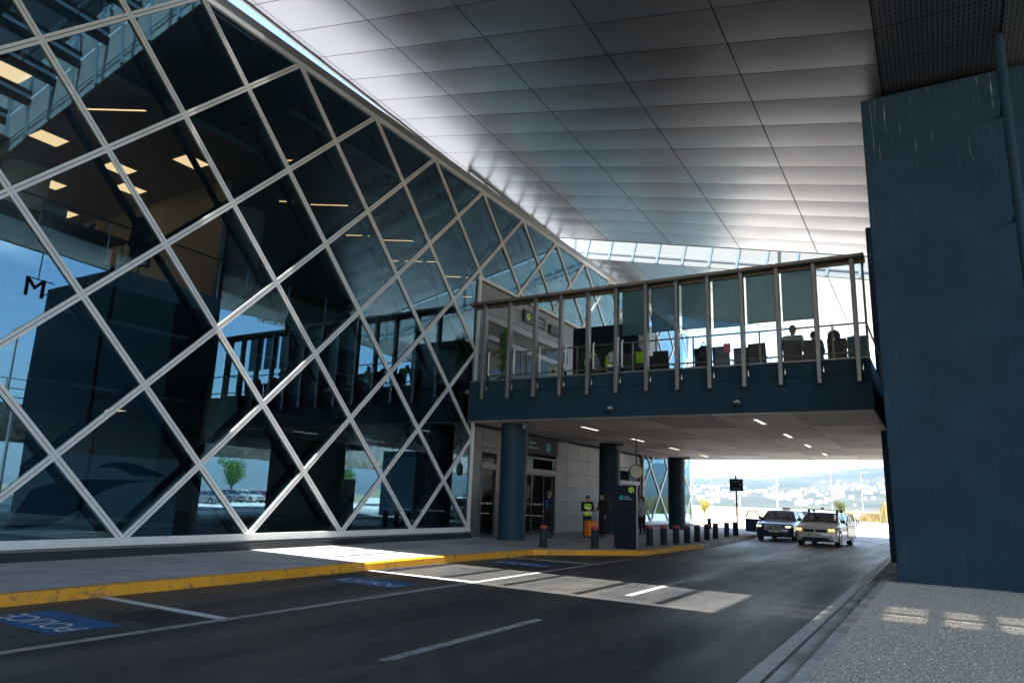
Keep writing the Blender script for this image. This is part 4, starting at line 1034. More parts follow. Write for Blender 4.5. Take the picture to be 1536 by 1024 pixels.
# the stretch of the same terrace hidden behind the big pier, seen only mirrored in the facade
T2 = thing('terrace_bridge', 'further stretch of the blue terrace bridge behind the huge pier, mirrored in the glass', 'bridge', (0, 0, 0))
b = MB(); b.prism([(-.96, YF + .04), (9.6, YF + .04), (9.6, 34.0), (1.75, 34.0), (1.75, 26.1), (-.96, 26.1)], 4.2, 5.2); b.build('deck_slab', M['deck_blue'], T2)
b = MB(); b.box(-.98, 9.6, YF, YF + .2, 4.18, 5.56); b.build('front_fascia', M['deck_blue'], T2)
for x in np.arange(-.55, 9.6, 1.0):
    b = MB(); b.bbox(x - .06, x + .06, YF - .25, YF - .06, 4.90, ZTOP - .10, .02); b.build('fin', M['fin'], T2)
b = MB(); b.bbox(-.98, 9.6, YF - .26, YF - .02, ZTOP - .10, ZTOP, .012); b.build('top_rail', M['rail_brown'], T2)
b = MB(); b.quad((-.96, YF, 5.6), (9.6, YF, 5.6), (9.6, YF, ZTOP - .1), (-.96, YF, ZTOP - .1)); b.build('glass_screen', M['glass_clear'], T2, fix=False)
b = MB()
for z in (5.80, 6.60): b.tube((-.94, YF + .25, z), (9.6, YF + .25, z), .025, n=8)
b.build('handrail', M['rail_brown'], T2, angle=40)

# lamps recessed in the underside
for x, ys_ in ((-4.62, (22.8, 27.6, 32.2, 37.4)), (-10.85, (23.8, 28.7, 33.6, 38.7))):
    for y in ys_:
        lp = thing('deck_lamp', 'short bright strip lamp set in the underside of the bridge', 'strip light', (x, y, 4.165), 0, 'strip lamps under the bridge')
        b = MB(); b.box(-.075, .075, -.72, .72, -.012, -.002); b.build('trim', M['frame_white'], lp)
        b = MB(); b.box(-.05, .05, -.69, .69, -.018, -.0125); b.build('diffuser', M['lamp_under'], lp)
# round columns
for (x, y, lab) in ((-12.93, 21.9, 'fat round blue-grey column at the near corner under the bridge'), (-12.9, 30.5, 'dark round column behind the standing travellers'), (-12.95, 40.4, 'round column in front of the far lattice glazing under the bridge')):
    t = thing('round_column', lab, 'column', (x, y, .15))
    b = MB(); b.tube((0, 0, 0), (0, 0, 4.01), .475, n=48); b.build('shaft', M['column_blue'], t, angle=40)
    b = MB(); b.tube((0, 0, 0), (0, 0, .04), .50, n=48); b.build('base_ring', M['steel_dark'], t, angle=40)

# cameras
def cctv(loc, rz, label, down=False):
    t = thing('security_camera', label, 'security camera', loc, rz)
    if down:
        b = MB(); b.tube((0, 0, -.03), (0, 0, 0), .07, n=16); b.box(-.03, .03, -.08, .08, -.1, -.03); b.build('mount', M['white_plastic'], t, angle=40)
        b = MB(); b.ball((0, -.03, -.14), .085, 16, 10); b.build('dome', M['black_gloss'], t, smooth=True)
    else:
        b = MB(); b.bbox(-.05, .05, -.02, .0, -.06, .06, .005); b.path([(0, -.01, 0), (0, -.12, .0), (0, -.16, .06)], .02, 8); b.build('bracket', M['fascia_grey'], t)
        b = MB(); b.bbox(-.06, .06, -.42, -.05, .06, .18, .02); h = b.build('housing', M['fascia_grey'], t)
        b = MB(); b.tube((0, -.43, .12), (0, -.415, .12), .045, n=14); b.build('lens', M['black_gloss'], h, angle=40)
        b = MB(); b.bbox(-.075, .075, -.46, -.04, .181, .195, .004); b.build('sun_shield', M['fascia_grey'], h)
def domecam(loc, label):
    t = thing('security_camera', label, 'security camera', loc)
    b = MB(); b.tube((0, 0, 0), (0, -.10, 0), .085, n=18); b.path([(0, -.08, 0), (0, -.18, .03), (0, -.18, -.02)], .035, 8); b.build('mount', M['fascia_grey'], t, angle=40)
    b = MB(); b.ball((0, -.19, -.07), .075, 16, 10); b.build('dome', M['black_gloss'], t, smooth=True)
    b = MB(); b.tube((0, -.19, -.02), (0, -.19, .03), .095, .05, n=18); b.build('hood', M['white_plastic'], t, angle=40)
domecam((-8.72, YF, 4.44), 'dome camera on the bridge fascia, the left one of two')
domecam((-4.80, YF, 4.48), 'dome camera on the bridge fascia, the right one of two')
cctv((-12.35, 21.55, 4.02), R(40), 'box camera at the top of the fat near column')
cctv((-12.45, 30.2, 3.95), R(60), 'small box camera at the top of the dark middle column')
cctv((-12.48, 40.2, 4.0), R(70), 'box camera at the top of the far round column')
cctv((WX + .02, 23.3, 9.05), R(90), 'camera on the grey wall above the left end of the terrace')
# ------------------------------------------------------------------ people
def remeshed(mb, name, mat, parent, vox, smooth_it=4):
    o = mb.build(name, mat, parent, smooth=True, fix=False)
    r_ = o.modifiers.new('skin', 'REMESH'); r_.mode = 'VOXEL'; r_.voxel_size = vox; r_.use_smooth_shade = True
    s_ = o.modifiers.new('soft', 'SMOOTH'); s_.iterations = smooth_it; s_.factor = 0.5
    return o
V3 = Vector
def stand(): 
    return dict(head=V3((0, -.02, 1.63)), neck=V3((0, .01, 1.47)), chest=V3((0, .01, 1.30)), waist=V3((0, 0, 1.08)), pelvis=V3((0, 0, .95)),
                sh=[V3((-.185, .01, 1.42)), V3((.185, .01, 1.42))], el=[V3((-.24, .03, 1.14)), V3((.24, .03, 1.14))], wr=[V3((-.25, -.06, .89)), V3((.25, -.06, .89))],
                hip=[V3((-.095, 0, .92)), V3((.095, 0, .92))], kn=[V3((-.105, -.02, .50)), V3((.105, -.02, .50))], an=[V3((-.115, .02, .09)), V3((.115, .02, .09))],
                toe=[V3((-.135, -.13, .035)), V3((.135, -.13, .035))], look=V3((0, -1, -.12)))
def seat():
    p = stand()
    p.update(head=V3((0, -.04, 1.24)), neck=V3((0, .02, 1.08)), chest=V3((0, .03, .91)), waist=V3((0, .03, .70)), pelvis=V3((0, .0, .56)),
             sh=[V3((-.185, .02, 1.03)), V3((.185, .02, 1.03))], el=[V3((-.24, -.06, .78)), V3((.24, -.06, .78))], wr=[V3((-.15, -.28, .74)), V3((.15, -.28, .74))],
             hip=[V3((-.095, 0, .54)), V3((.095, 0, .54))], kn=[V3((-.11, -.42, .54)), V3((.11, -.42, .54))], an=[V3((-.11, -.42, .09)), V3((.11, -.42, .09))], toe=[V3((-.12, -.57, .035)), V3((.12, -.57, .035))])
    return p
def bent():
    p = stand(); p.update(chest=V3((0, -.13, 1.22)), neck=V3((0, -.27, 1.33)), head=V3((0, -.40, 1.40)), sh=[V3((-.185, -.22, 1.30)), V3((.185, -.22, 1.30))], el=[V3((-.23, -.36, 1.06)), V3((.23, -.36, 1.06))], wr=[V3((-.14, -.52, .90)), V3((.14, -.52, .90))], look=V3((0, -.9, -.45)))
    return p
def hand(mb, wr, el, k=0.55, side=1, grip=0.5):
    d = (wr - el).normalized(); a = d.cross(V3((0, 0, 1)))
    a = a.normalized() if a.length > .1 else V3((1, 0, 0)); n = a.cross(d).normalized()
    c = wr + d * .045
    for s in (-.025, -.008, .009, .026): mb.cap(wr + a * s * .6, c + a * s + d * .03, .016, .013, 8)
    for i, (s, L_) in enumerate(((-.030, .060), (-.010, .075), (.010, .070), (.029, .052))):
        b0 = c + a * s + d * .035; dirn = (d + n * (-.35 * grip) * side).normalized(); m_ = b0 + dirn * (L_ * .55); dir2 = (d + n * (-1.1 * grip) * side).normalized()
        mb.cap(b0, m_, .0105, .0095, 8); mb.cap(m_, m_ + dir2 * (L_ * .5), .0095, .008, 8)
    t0 = wr + d * .03 + a * (-.034); mb.cap(wr + a * -.018, t0, .014, .013, 8); mb.cap(t0, t0 + (d * .7 - a * .6 - n * .5 * grip).normalized() * .05, .012, .009, 8)
def person(label, loc, rz, P, top=None, legs=None, hair=None, shirt=None, long_hair=False, scale=1.0, vest=None, cat='person', hat=None, group=None, open_front=False):
    t = thing('person', label, cat, loc, rz, group); t.scale = (scale,) * 3
    b = MB(); H = P['head']; look = P['look'].normalized(); rt = look.cross(V3((0, 0, 1))).normalized(); up = rt.cross(look)
    b.ball(H + up * .02, .098, 18, 12, sc=(.80, .98, 1.12)); b.cap(H + look * .035 - up * .045, H + look * .055 - up * .075, .062, .050)
    b.cap(H + look * .092 + up * .012, H + look * .112 - up * .022, .012, .017, 8)                        # nose
    for s in (-1, 1):
        b.ball(H + rt * (s * .078) - up * .005, .026, 8, 6, sc=(.5, .8, 1.15))
        b.cap(H + rt * (s * .018) + look * .088 + up * .035, H + rt * (s * .05) + look * .075 + up * .035, .012, .012, 8)   # brow
        b.ball(H + rt * (s * .042) + look * .066 - up * .028, .026, 8, 6)
    b.cap(H + rt * -.02 + look * .092 - up * .055, H + rt * .02 + look * .092 - up * .055, .011, .011, 8)    # lips
    b.cap(P['neck'] - V3((0, 0, .04)), H - up * .06 - look * .01, .058, .052)
    for s in (-1, 1):
        dx = V3((s, 0, 0))
        b.cap(P['pelvis'] + dx * .065, P['waist'] + dx * .055, .105, .088); b.cap(P['waist'] + dx * .055, P['chest'] + dx * .075, .088, .10)
        b.cap(P['chest'] + dx * .07, P['neck'] + dx * .05 - V3((0, 0, .07)), .095, .05)
    b.cap(P['sh'][0], P['sh'][1], .062, .062)
    for i in (0, 1):
        b.cap(P['sh'][i], P['el'][i], .054, .042); b.cap(P['el'][i], P['wr'][i], .042, .027)
        hand(b, P['wr'][i], P['el'][i], side=1)
        b.cap(P['hip'][i], P['kn'][i], .088, .058); b.cap(P['kn'][i], P['kn'][i].lerp(P['an'][i], .35), .056, .058); b.cap(P['kn'][i].lerp(P['an'][i], .35), P['an'][i], .058, .038); b.cap(P['an'][i], P['toe'][i], .038, .03)
    remeshed(b, 'body', M['skin'], t, .0075, 3)
    for s in (-1, 1):
        e = MB(); e.ball(H + rt * (s * .034) + look * .087 + up * .012, .011, 8, 6); e.build('eye', M['black_gloss'], t, smooth=True)
    # clothes follow the body a little further out
    g = MB(); o = .020
    src = top or M['navy_cloth']
    hem = P['pelvis'] - V3((0, 0, .05))
    for s in (-1, 1):
        dx = V3((s, 0, 0))
        g.cap(hem + dx * .06, P['waist'] + dx * .055, .112 + o, .094 + o); g.cap(P['waist'] + dx * .055, P['chest'] + dx * .075, .094 + o, .104 + o); g.cap(P['chest'] + dx * .07, P['neck'] + dx * .055 - V3((0, 0, .075)), .096 + o, .055 + o * .5)
    g.cap(P['sh'][0], P['sh'][1], .066 + o * .6, .066 + o * .6); g.tube(P['neck'] - V3((0, 0, .06)), P['neck'] + V3((0, 0, .02)), .076, .070, 14)
    for i in (0, 1):
        g.cap(P['sh'][i], P['el'][i], .060 + o, .050 + o * .7); g.cap(P['el'][i], P['el'][i].lerp(P['wr'][i], .9), .050 + o * .7, .036 + o * .5)
    jk = remeshed(g, 'jacket', src, t, .012, 5)
    if shirt is not None:
        s_ = MB(); fr_ = V3((0, -1, 0))
        s_.cap(P['waist'] + fr_ * .105 - V3((0, 0, .02)), P['chest'] + fr_ * .112, .045, .06); s_.cap(P['chest'] + fr_ * .112, P['neck'] + fr_ * .062 - V3((0, 0, .03)), .06, .035); remeshed(s_, 'shirt', shirt, t, .010, 3)
    if vest is not None:
        v = MB(); o2 = .034
        for s in (-1, 1):
            dx = V3((s, 0, 0))
            v.cap(P['pelvis'] + dx * .06, P['waist'] + dx * .055, .112 + o2, .096 + o2); v.cap(P['waist'] + dx * .055, P['chest'] + dx * .072, .096 + o2, .106 + o2); v.cap(P['chest'] + dx * .07, P['neck'] + dx * .07 - V3((0, 0, .075)), .098 + o2, .05 + o2 * .5)
        vv = remeshed(v, 'safety_vest', vest, t, .014, 3)
        w = MB()
        for q in (.25, .75):
            c = P['pelvis'].lerp(P['chest'], q); rg = []
            for dz in (-.025, .025): rg.append([(c.x + .208 * math.cos(a), c.y + .152 * math.sin(a), c.z + dz) for a in np.linspace(0, 2 * PI, 28)[:-1]])
            w.loft(rg, caps=False)
        w.build('reflective_band', M['reflective'], vv, smooth=True)
    l_ = MB()
    for i in (0, 1):
        l_.cap(P['hip'][i] + V3((0, 0, .02)), P['kn'][i], .102, .074); l_.cap(P['kn'][i], P['an'][i].lerp(P['kn'][i], .05), .074, .056)
    l_.cap(P['hip'][0], P['hip'][1], .108, .108)
    remeshed(l_, 'trousers', legs or M['black_cloth'], t, .012, 4)
    for i in (0, 1):
        s_ = MB(); d = (P['toe'][i] - P['an'][i]); s_.cap(P['an'][i] - V3((0, 0, .035)) - d * .15, P['toe'][i] + d * .15, .048, .036); s_.box(0, 0, 0, 0, 0, 0); remeshed(s_, 'shoe', M['black'], t, .010, 2)
    h = MB(); h.ball(H + up * .048 - look * .016, .104, 18, 12, sc=(.84, .96, .96)); h.ball(H - look * .045 + up * .005, .085, 14, 9)
    if long_hair: h.cap(H - look * .05 - up * .02, H - look * .06 - up * .24, .080, .060); h.cap(H + rt * .05 - look * .03, H + rt * .06 - up * .22 - look * .02, .045, .035)
    ho_ = h.build('hair', hair or M['hair_dark'], t, smooth=True, fix=False)
    s_ = ho_.modifiers.new('soft', 'REMESH'); s_.mode = 'VOXEL'; s_.voxel_size = .010; s_.use_smooth_shade = True
    if hat is not None:
        c = MB(); c.ball(H + up * .075, .112, 18, 9, sc=(.9, 1.0, .72)); c.build('cap', hat, t, smooth=True)
    return t

# the man on the phone by the sliding doors, looking to the right
p = stand(); p['look'] = V3((.65, -.75, -.06)); p['el'][1] = V3((.30, -.05, 1.19)); p['wr'][1] = V3((.155, -.14, 1.47)); p['el'][0] = V3((-.27, .02, 1.15)); p['wr'][0] = V3((-.15, -.15, 1.00))
p['kn'][0] = V3((-.10, -.05, .5)); p['an'][1] = V3((.14, .05, .09)); p['toe'][1] = V3((.20, -.09, .035))
man = person('man in a dark jacket over a blue shirt holding a phone to his ear', (-12.88, 24.6, .15), R(-24), p, top=M['navy_cloth'], legs=M['black_cloth'], shirt=M['blue_shirt'])
ph = thing('mobile_phone', 'dark phone held to the ear of the man in the blue shirt', 'phone', (-12.88, 24.6, .15), R(-24))
b = MB(); b.bbox(.118, .130, -.17, -.10, 1.50, 1.64, .004); b.build('phone', M['black_gloss'], ph)
# woman in hi-vis vest looking at something in her hands
p = stand(); p['head'] += V3((0, -.05, -.02)); p['look'] = V3((.25, -.8, -.5)); p['el'] = [V3((-.24, -.06, 1.15)), V3((.24, -.06, 1.15))]; p['wr'] = [V3((-.05, -.28, 1.12)), V3((.06, -.28, 1.12))]
person('woman in a yellow safety vest looking down at her hands', (-12.25, 26.7, .15), R(38), p, top=M['black_cloth'], legs=M['black_cloth'], vest=M['hivis'], scale=.93)
# traveller in black with backpack
p = stand(); p['look'] = V3((-.5, -.8, -.2)); p['el'] = [V3((-.24, -.02, 1.15)), V3((.24, .04, 1.14))]; p['wr'] = [V3((-.12, -.22, 1.08)), V3((.26, -.04, .88))]
person('traveller dressed all in black with curly hair', (-11.88, 27.4, .15), R(-32), p, top=M['black_cloth'], legs=M['black_cloth'], scale=.99)
bp_ = thing('backpack', 'dark backpack worn by the traveller in black', 'backpack', (-11.88, 27.4, .15), R(-32))
b = MB(); b.bbox(-.16, .16, .155, .33, 1.0, 1.46, .06); b.build('bag', M['grey_cloth'] if False else M['steel_dark'], bp_, angle=50)
b = MB(); b.bbox(-.12, .12, .33, .39, 1.04, 1.25, .03); b.build('front_pocket', M['black_cloth'], bp_, angle=50)
b = MB(); b.path([(-.11, .17, 1.42), (-.11, .0, 1.53), (-.11, -.13, 1.36)], .018, 8); b.path([(.11, .17, 1.42), (.11, .0, 1.53), (.11, -.13, 1.36)], .018, 8); b.build('strap', M['black_cloth'], bp_, smooth=True)
# woman half hidden by the totem
p = stand(); p['look'] = V3((-.5, -.7, -.2)); p['wr'] = [V3((-.06, -.24, 1.1)), V3((.24, -.1, .92))]; p['el'][0] = V3((-.24, -.05, 1.14))
person('long-haired woman in a grey top half hidden behind the dark totem', (-11.75, 31.6, .15), R(-20), p, top=M['grey_cloth'], legs=M['black_cloth'], long_hair=True, scale=.97)
# far worker walking in the sun
p = stand(); p['kn'][0] = V3((-.1, -.16, .52)); p['an'][0] = V3((-.11, -.1, .1)); p['toe'][0] = V3((-.12, -.26, .05)); p['an'][1] = V3((.11, .22, .1)); p['toe'][1] = V3((.12, .08, .04)); p['kn'][1] = V3((.1, .06, .5)); p['wr'] = [V3((-.05, -.26, 1.12)), V3((.05, -.27, 1.1))]; p['el'] = [V3((-.26, -.03, 1.15)), V3((.26, -.03, 1.15))]
person('worker in an orange safety vest and jeans walking on the sunlit forecourt', (-6.36, 70.2, 0), R(8), p, top=M['grey_cloth'], legs=M['jean'], vest=M['hivis_orange'], hat=M['case_orange'], scale=.9)

# orange suitcase
sc_ = thing('suitcase', 'orange hard-shell suitcase standing between the two travellers', 'suitcase', (-11.98, 26.45, .15), R(-22))
b = MB(); b.bbox(-.15, .15, -.22, .22, .06, .66, .05); b.build('shell', M['case_orange'], sc_, angle=50)
b = MB()
for z in (.16, .26, .36, .46, .56): b.bbox(-.155, .155, -.225, .225, z - .012, z + .012, .008)
b.build('ribs', M['case_orange'], sc_)
b = MB(); b.path([(-.06, .2, .66), (-.06, .2, 1.02), (.06, .2, 1.02), (.06, .2, .66)], .011, 8); b.build('pull_handle', M['chrome'], sc_, smooth=True)
for sx in (-.11, .11):
    for sy in (-.17, .17):
        b = MB(); b.tube((sx - .015, sy, .03), (sx + .015, sy, .03), .03, n=12); b.build('wheel', M['rubber'], sc_)

# ------------------------------------------------------------------ street furniture
bol = None
BL = [(-10.52, 19.75), (-9.3, 20.85), (-8.66, 24.0), (-8.50, 25.0), (-8.36, 25.95), (-8.28, 27.0), (-8.36, 28.6), (-8.48, 30.4), (-8.55, 32.0), (-8.72, 34.6), (-8.80, 36.6), (-12.0, 43.6)]
def bollard(name, loc):
    t = thing('bollard', name, 'bollard', loc)
    b = MB(); b.tube((0, 0, 0), (0, 0, .56), .118, n=28); b.tube((0, 0, 0), (0, 0, .015), .15, n=28); b.build('post', M['bollard'], t, angle=40)
    b = MB(); b.tube((0, 0, .56), (0, 0, .625), .1195, n=28); b.tube((0, 0, .625), (0, 0, .65), .1195, .10, n=28); b.build('red_band', M['bollard_red'], t, angle=40)
    return t
BLAB = ['red-banded bollard nearest the camera, in front of the man on the phone', 'red-banded bollard just left of the dark totem', 'first bollard right of the totem in the kerb row', 'second bollard right of the totem in the kerb row', 'third bollard right of the totem in the kerb row', 'fourth bollard right of the totem in the kerb row', 'fifth bollard right of the totem in the kerb row', 'sixth bollard right of the totem in the kerb row', 'seventh bollard right of the totem in the kerb row', 'bollard beside the square sign post', 'last bollard of the kerb row by the open car door', 'lone bollard standing back from the kerb row, against the sunlit ground']
proto = None
for (x, y), lab in zip(BL, BLAB):
    if proto is None: proto = o = bollard(lab, (x, y, .15))
    else: o = copy_tree(proto); o.location = (x, y, .15)
    o['label'] = lab; o['group'] = 'red-banded bollards along the kerb'; o.rotation_euler = (R(random.uniform(-.8, .8)), R(random.uniform(-.8, .8)), random.random() * 6)
tt = thing('sign_totem', 'dark navy totem with a lime disc numbered 12 on the kerb corner', 'totem sign', (-8.58, 21.62, .15), R(3))
b = MB(); b.bbox(-.36, .36, -.07, .07, .02, 1.95, .008); b.box(-.30, .30, -.05, .05, 0, .02); b.build('slab', M['navy_sign'], tt)
b = MB(); b.box(.352, .364, -.06, .06, .03, 1.94); b.build('edge_strip', M['fascia_grey'], tt)
b = MB(); b.tube((.20, -.070, 1.81), (.20, -.076, 1.81), .095, n=32); nd = b.build('number_disc', M['lime'], tt)
mesh_obj('number', text_mesh('12', .125, Matrix.Translation((.20, -.078, 1.81)) @ Matrix.Rotation(PI / 2, 4, 'X'), 0, True), M['navy_sign'], nd)
b = MB(); b.tube((-.13, -.070, 1.56), (-.13, -.076, 1.56), .066, n=28); pd = b.build('pictogram', M['teal'], tt)
b = MB(); b.extr([(-.16, -.078, 1.57), (-.10, -.078, 1.60), (-.11, -.078, 1.54), (-.13, -.078, 1.56)], (0, .001, 0)); b.build('arrow', M['navy_sign'], pd)
b = MB()
for z, x1 in ((1.585, .14), (1.52, .22)):
    x = -.04
    while x < x1: w = random.uniform(.015, .04); b.box(x, x + w * .75, -.0725, -.0705, z - .018, z + .018); x += w
b.build('lettering', M['sign_text'], tt)
hg = thing('hanging_sign', 'round cream sign hung on a rod under the bridge', 'hanging sign', (-10.28, 27.0, 4.16))
b = MB(); b.tube((0, 0, 0), (0, 0, -1.12), .022, n=10); b.build('rod', M['steel_dark'], hg)
M2 = MB(); M2.tube((-.05, .02, -1.40), (.05, -.02, -1.40), .285, n=36); M2.build('rim', M['steel_dark'], hg, angle=40)
M2 = MB(); M2.tube((.05, -.02, -1.40), (.056, -.0224, -1.40), .255, n=36); M2.tube((-.056, .0224, -1.40), (-.05, .02, -1.40), .255, n=36); M2.build('face', M['cream'], hg, angle=40)
hg.rotation_euler = (0, 0, R(-35))
sp = thing('sign_post', 'square road sign seen from behind on a tall post by the kerb', 'road sign', (-8.62, 36.3, .15), R(-4))
b = MB(); b.tube((0, 0, 0), (0, 0, 2.90), .038, n=14); b.build('post', M['bollard'], sp, angle=40)
b = MB(); b.bbox(-.33, .33, .04, .055, 2.13, 2.72, .004); b.box(-.33, -.30, .03, .04, 2.14, 2.71); b.box(.30, .33, .03, .04, 2.14, 2.71); b.build('sign_back', M['bollard'], sp)
b = MB()
for z in (2.25, 2.6): b.box(-.2, .2, .02, .04, z - .02, z + .02); b.tube((0, 0, z - .025), (0, 0, z + .025), .045, n=14)
b.build('clamp', M['fascia_grey'], sp); b = MB(); b.box(.12, .25, .0385, .0395, 2.42, 2.45); b.build('sticker', M['paper'], sp)

# ------------------------------------------------------------------ things on the terrace
TZ = 5.34
def chair(label, loc, rz, mat):
    t = thing('terrace_chair', label, 'chair', loc, rz, 'black chairs along the terrace glass')
    b = MB(); b.bbox(-.25, .25, -.25, .22, .40, .48, .03); b.build('seat', mat, t, angle=50)
    b = MB(); b.obox((0, -.27, .77), (1, 0, 0), (0, 1, .14), (0, -.14, 1), .26, .028, .31); b.build('backrest', mat, t)
    for sx in (-.22, .22):
        for sy in (-.21, .2):
            b = MB(); b.tube((sx, sy, 0), (sx, sy, .41), .017, n=8); b.build('leg', M['chrome'], t)
    for sx in (-.265, .265):
        b = MB(); b.path([(sx, -.24, .66), (sx, .15, .66), (sx, .18, .42)], .015, 6); b.build('armrest', M['black'], t)
    return t
CH = [(-10.05, 22.6, 'chair with its back to the glass under the leftmost yellow vest'), (-9.45, 21.78, 'chair of the worker leaning in profile on the terrace'), (-8.62, 22.1, 'chair below the third yellow vest, right of the profile worker'), (-8.02, 22.75, 'empty chair set back between two terrace chairs under the first roller blind'), (-7.42, 22.1, 'empty chair under the second roller blind, white wall behind'),
      (-6.12, 22.15, 'chair carrying a dark bag under the third roller blind'), (-5.50, 22.1, 'chair with the red bag hung on its back'), (-4.93, 22.5, 'empty chair right beside the red bag chair'), (-4.38, 22.05, 'empty chair alone left of the grey-shirted man'),
      (-3.42, 22.0, 'chair of the grey-shirted man seen from behind'), (-2.88, 22.15, 'chair of the person in the dark coat'), (-2.22, 22.2, 'chair with the backpack hung on it'), (-1.66, 22.1, 'teal-backed chair at the right end of the terrace')]
M['chair_teal'] = pbr('teal_fabric', (0.05, 0.12, 0.14), 0.8, var=0.1)
c0 = None
for x, y, lab in CH:
    if c0 is None: c0 = o = chair(lab, (x, y, TZ), 0, M['black'])
    elif x > -1.7: o = chair(lab, (x, y, TZ), 0, M['chair_teal']); o['group'] = 'black chairs along the terrace glass'; del o['group']
    else: o = copy_tree(c0); o['label'] = lab; o.location = (x, y, TZ)
    o.rotation_euler = (0, 0, R(random.uniform(-9, 9)) - (PI / 2 if -9.5 < x < -9.4 else 0))
p = seat(); p['look'] = V3((0.1, -1, -.05))
def up_(p, dz, dy=0.0):
    return p
person('person in a light grey shirt seated with his back to the terrace glass', (-3.42, 22.05, TZ + .02), PI, p, top=M['grey_cloth'], legs=M['black_cloth'], hair=M['hair_grey'], scale=1.16)
p = seat(); p['look'] = V3((-.3, -1, -.1)); person('person in a dark coat seated right of the grey-shirted man', (-2.86, 22.2, TZ + .0), PI + .15, p, top=M['navy_cloth'], legs=M['black_cloth'], scale=1.02)
p = seat(); p['head'] += V3((0, -.12, -.03)); p['look'] = V3((0, -.85, -.4)); p['neck'] += V3((0, -.08, 0)); p['chest'] += V3((0, -.04, 0)); p['sh'] = [V3((-.185, -.05, 1.03)), V3((.185, -.05, 1.03))]
person('worker in a yellow vest seen from behind, leftmost on the terrace', (-10.28, 22.45, TZ), PI - .2, bent(), top=M['black_cloth'], vest=M['hivis'], scale=1.0)
person('dark-haired worker in a yellow vest leaning in profile over the table', (-9.22, 21.75, TZ), PI * .58, p, top=M['grey_cloth'], vest=M['hivis'], scale=1.02)
person('worker in a yellow vest bent over right of the profile worker', (-8.55, 22.75, TZ), PI * 1.1, bent(), top=M['black_cloth'], vest=M['hivis'], scale=1.0)
for x, lab in ((-9.4, 'low table in front of the three yellow-vested workers'), (-6.6, 'low table between the empty chairs of the terrace'), (-3.15, 'low table in front of the grey-shirted man')):
    t = thing('terrace_table', lab, 'table', (x, 23.35, TZ)); b = MB(); b.tube((0, 0, .70), (0, 0, .73), .42, n=32); b.build('table_top', M['fascia_grey'], t, angle=40)
    b = MB(); b.tube((0, 0, .02), (0, 0, .70), .035, n=12); b.build('stem', M['chrome'], t, angle=40); b = MB(); b.tube((0, 0, 0), (0, 0, .02), .26, n=28); b.build('base', M['steel_dark'], t, angle=40)
t = thing('carry_bag', 'red bag hung over the back of a terrace chair', 'bag', (-5.30, 21.74, TZ + .84)); b = MB(); b.bbox(-.11, .11, -.05, .04, 0, .30, .04); b.build('bag', M['red_bag'], t, angle=50); b = MB(); b.path([(-.06, 0, .30), (-.04, .05, .37), (.04, .05, .37), (.06, 0, .30)], .012, 6); b.build('strap', M['black'], t)
t = thing('travel_bag', 'dark bulging bag hung on the chair left of the red bag', 'bag', (-6.05, 21.80, TZ + .62)); b = MB(); b.ball((0, 0, .26), .22, 18, 12, sc=(1.0, .45, 1.25)); b.build('bag', M['navy_cloth'], t, smooth=True); b = MB(); b.path([(-.08, 0, .50), (0, .02, .66), (.08, 0, .50)], .014, 6); b.build('handle', M['steel_dark'], t); b = MB(); b.bbox(-.12, .12, -.125, -.09, .12, .32, .02); b.build('pocket', M['steel_dark'], t)
t = thing('backpack', 'dark backpack hung on a terrace chair near the right end', 'backpack', (-2.26, 21.78, TZ + .52)); b = MB(); b.bbox(-.17, .17, -.10, .08, .08, .70, .06); b.ball((0, 0, .66), .14, 16, 9, sc=(1.1, .6, .9)); b.build('bag', M['navy_cloth'], t, angle=50); b = MB(); b.bbox(-.12, .12, -.15, -.10, .14, .40, .02); b.build('front_pocket', M['steel_dark'], t, angle=50); b = MB(); b.box(-.03, .03, -.155, -.1, .45, .52); b.build('tag_patch', M['reflective'], t); b = MB(); b.path([(-.05, .0, .78), (0, .0, .85), (.05, 0, .78)], .013, 6); b.build('handle', M['black'], t)
t = thing('terrace_screen', 'small dark screen on an arm left of the teal chair', 'screen', (-1.98, 21.95, TZ)); b = MB(); b.tube((0, 0, 0), (0, 0, .78), .02, n=8); b.tube((0, 0, 0), (0, 0, .02), .16, n=20); b.build('stand', M['steel_dark'], t); b = MB(); b.bbox(-.10, .10, -.02, .02, .76, 1.02, .008); b.build('panel', M['black_gloss'], t)
t = thing('litter_bin', 'white square litter bin with a round opening on the terrace', 'litter bin', (-11.93, 22.95, TZ)); b = MB(); b.bbox(-.19, .19, -.16, .16, 0, 1.02, .015); b.build('body', M['white_plastic'], t); b = MB(); b.add([(-.2, -.17, 1.02), (.2, -.17, 1.02), (.2, .17, 1.02), (-.2, .17, 1.02), (-.2, .0, 1.20), (.2, .0, 1.16)], [(0, 1, 2, 3), (0, 1, 5, 4), (2, 3, 4, 5), (1, 2, 5), (0, 4, 3)]); b.build('lid', M['white_plastic'], t); b = MB(); b.tube((.03, -.161, .84), (.03, -.168, .84), .075, n=24); b.build('opening', M['black'], t)
t = thing('terrace_kiosk', 'plain black kiosk box on the terrace behind the yellow vests', 'kiosk', (-10.62, 25.4, TZ)); b = MB(); b.bbox(-1.28, 1.28, -1.0, 1.6, 0, 2.82, .03); b.build('cabin', M['navy_sign'], t)
b = MB(); b.box(-1.0, .9, -1.03, -1.0, .95, 1.0); b.build('counter_edge', M['wood_dark'], t); b = MB(); b.box(-1.0, .9, -1.012, -1.002, 1.05, 1.95); b.build('hatch', M['black_gloss'], t)
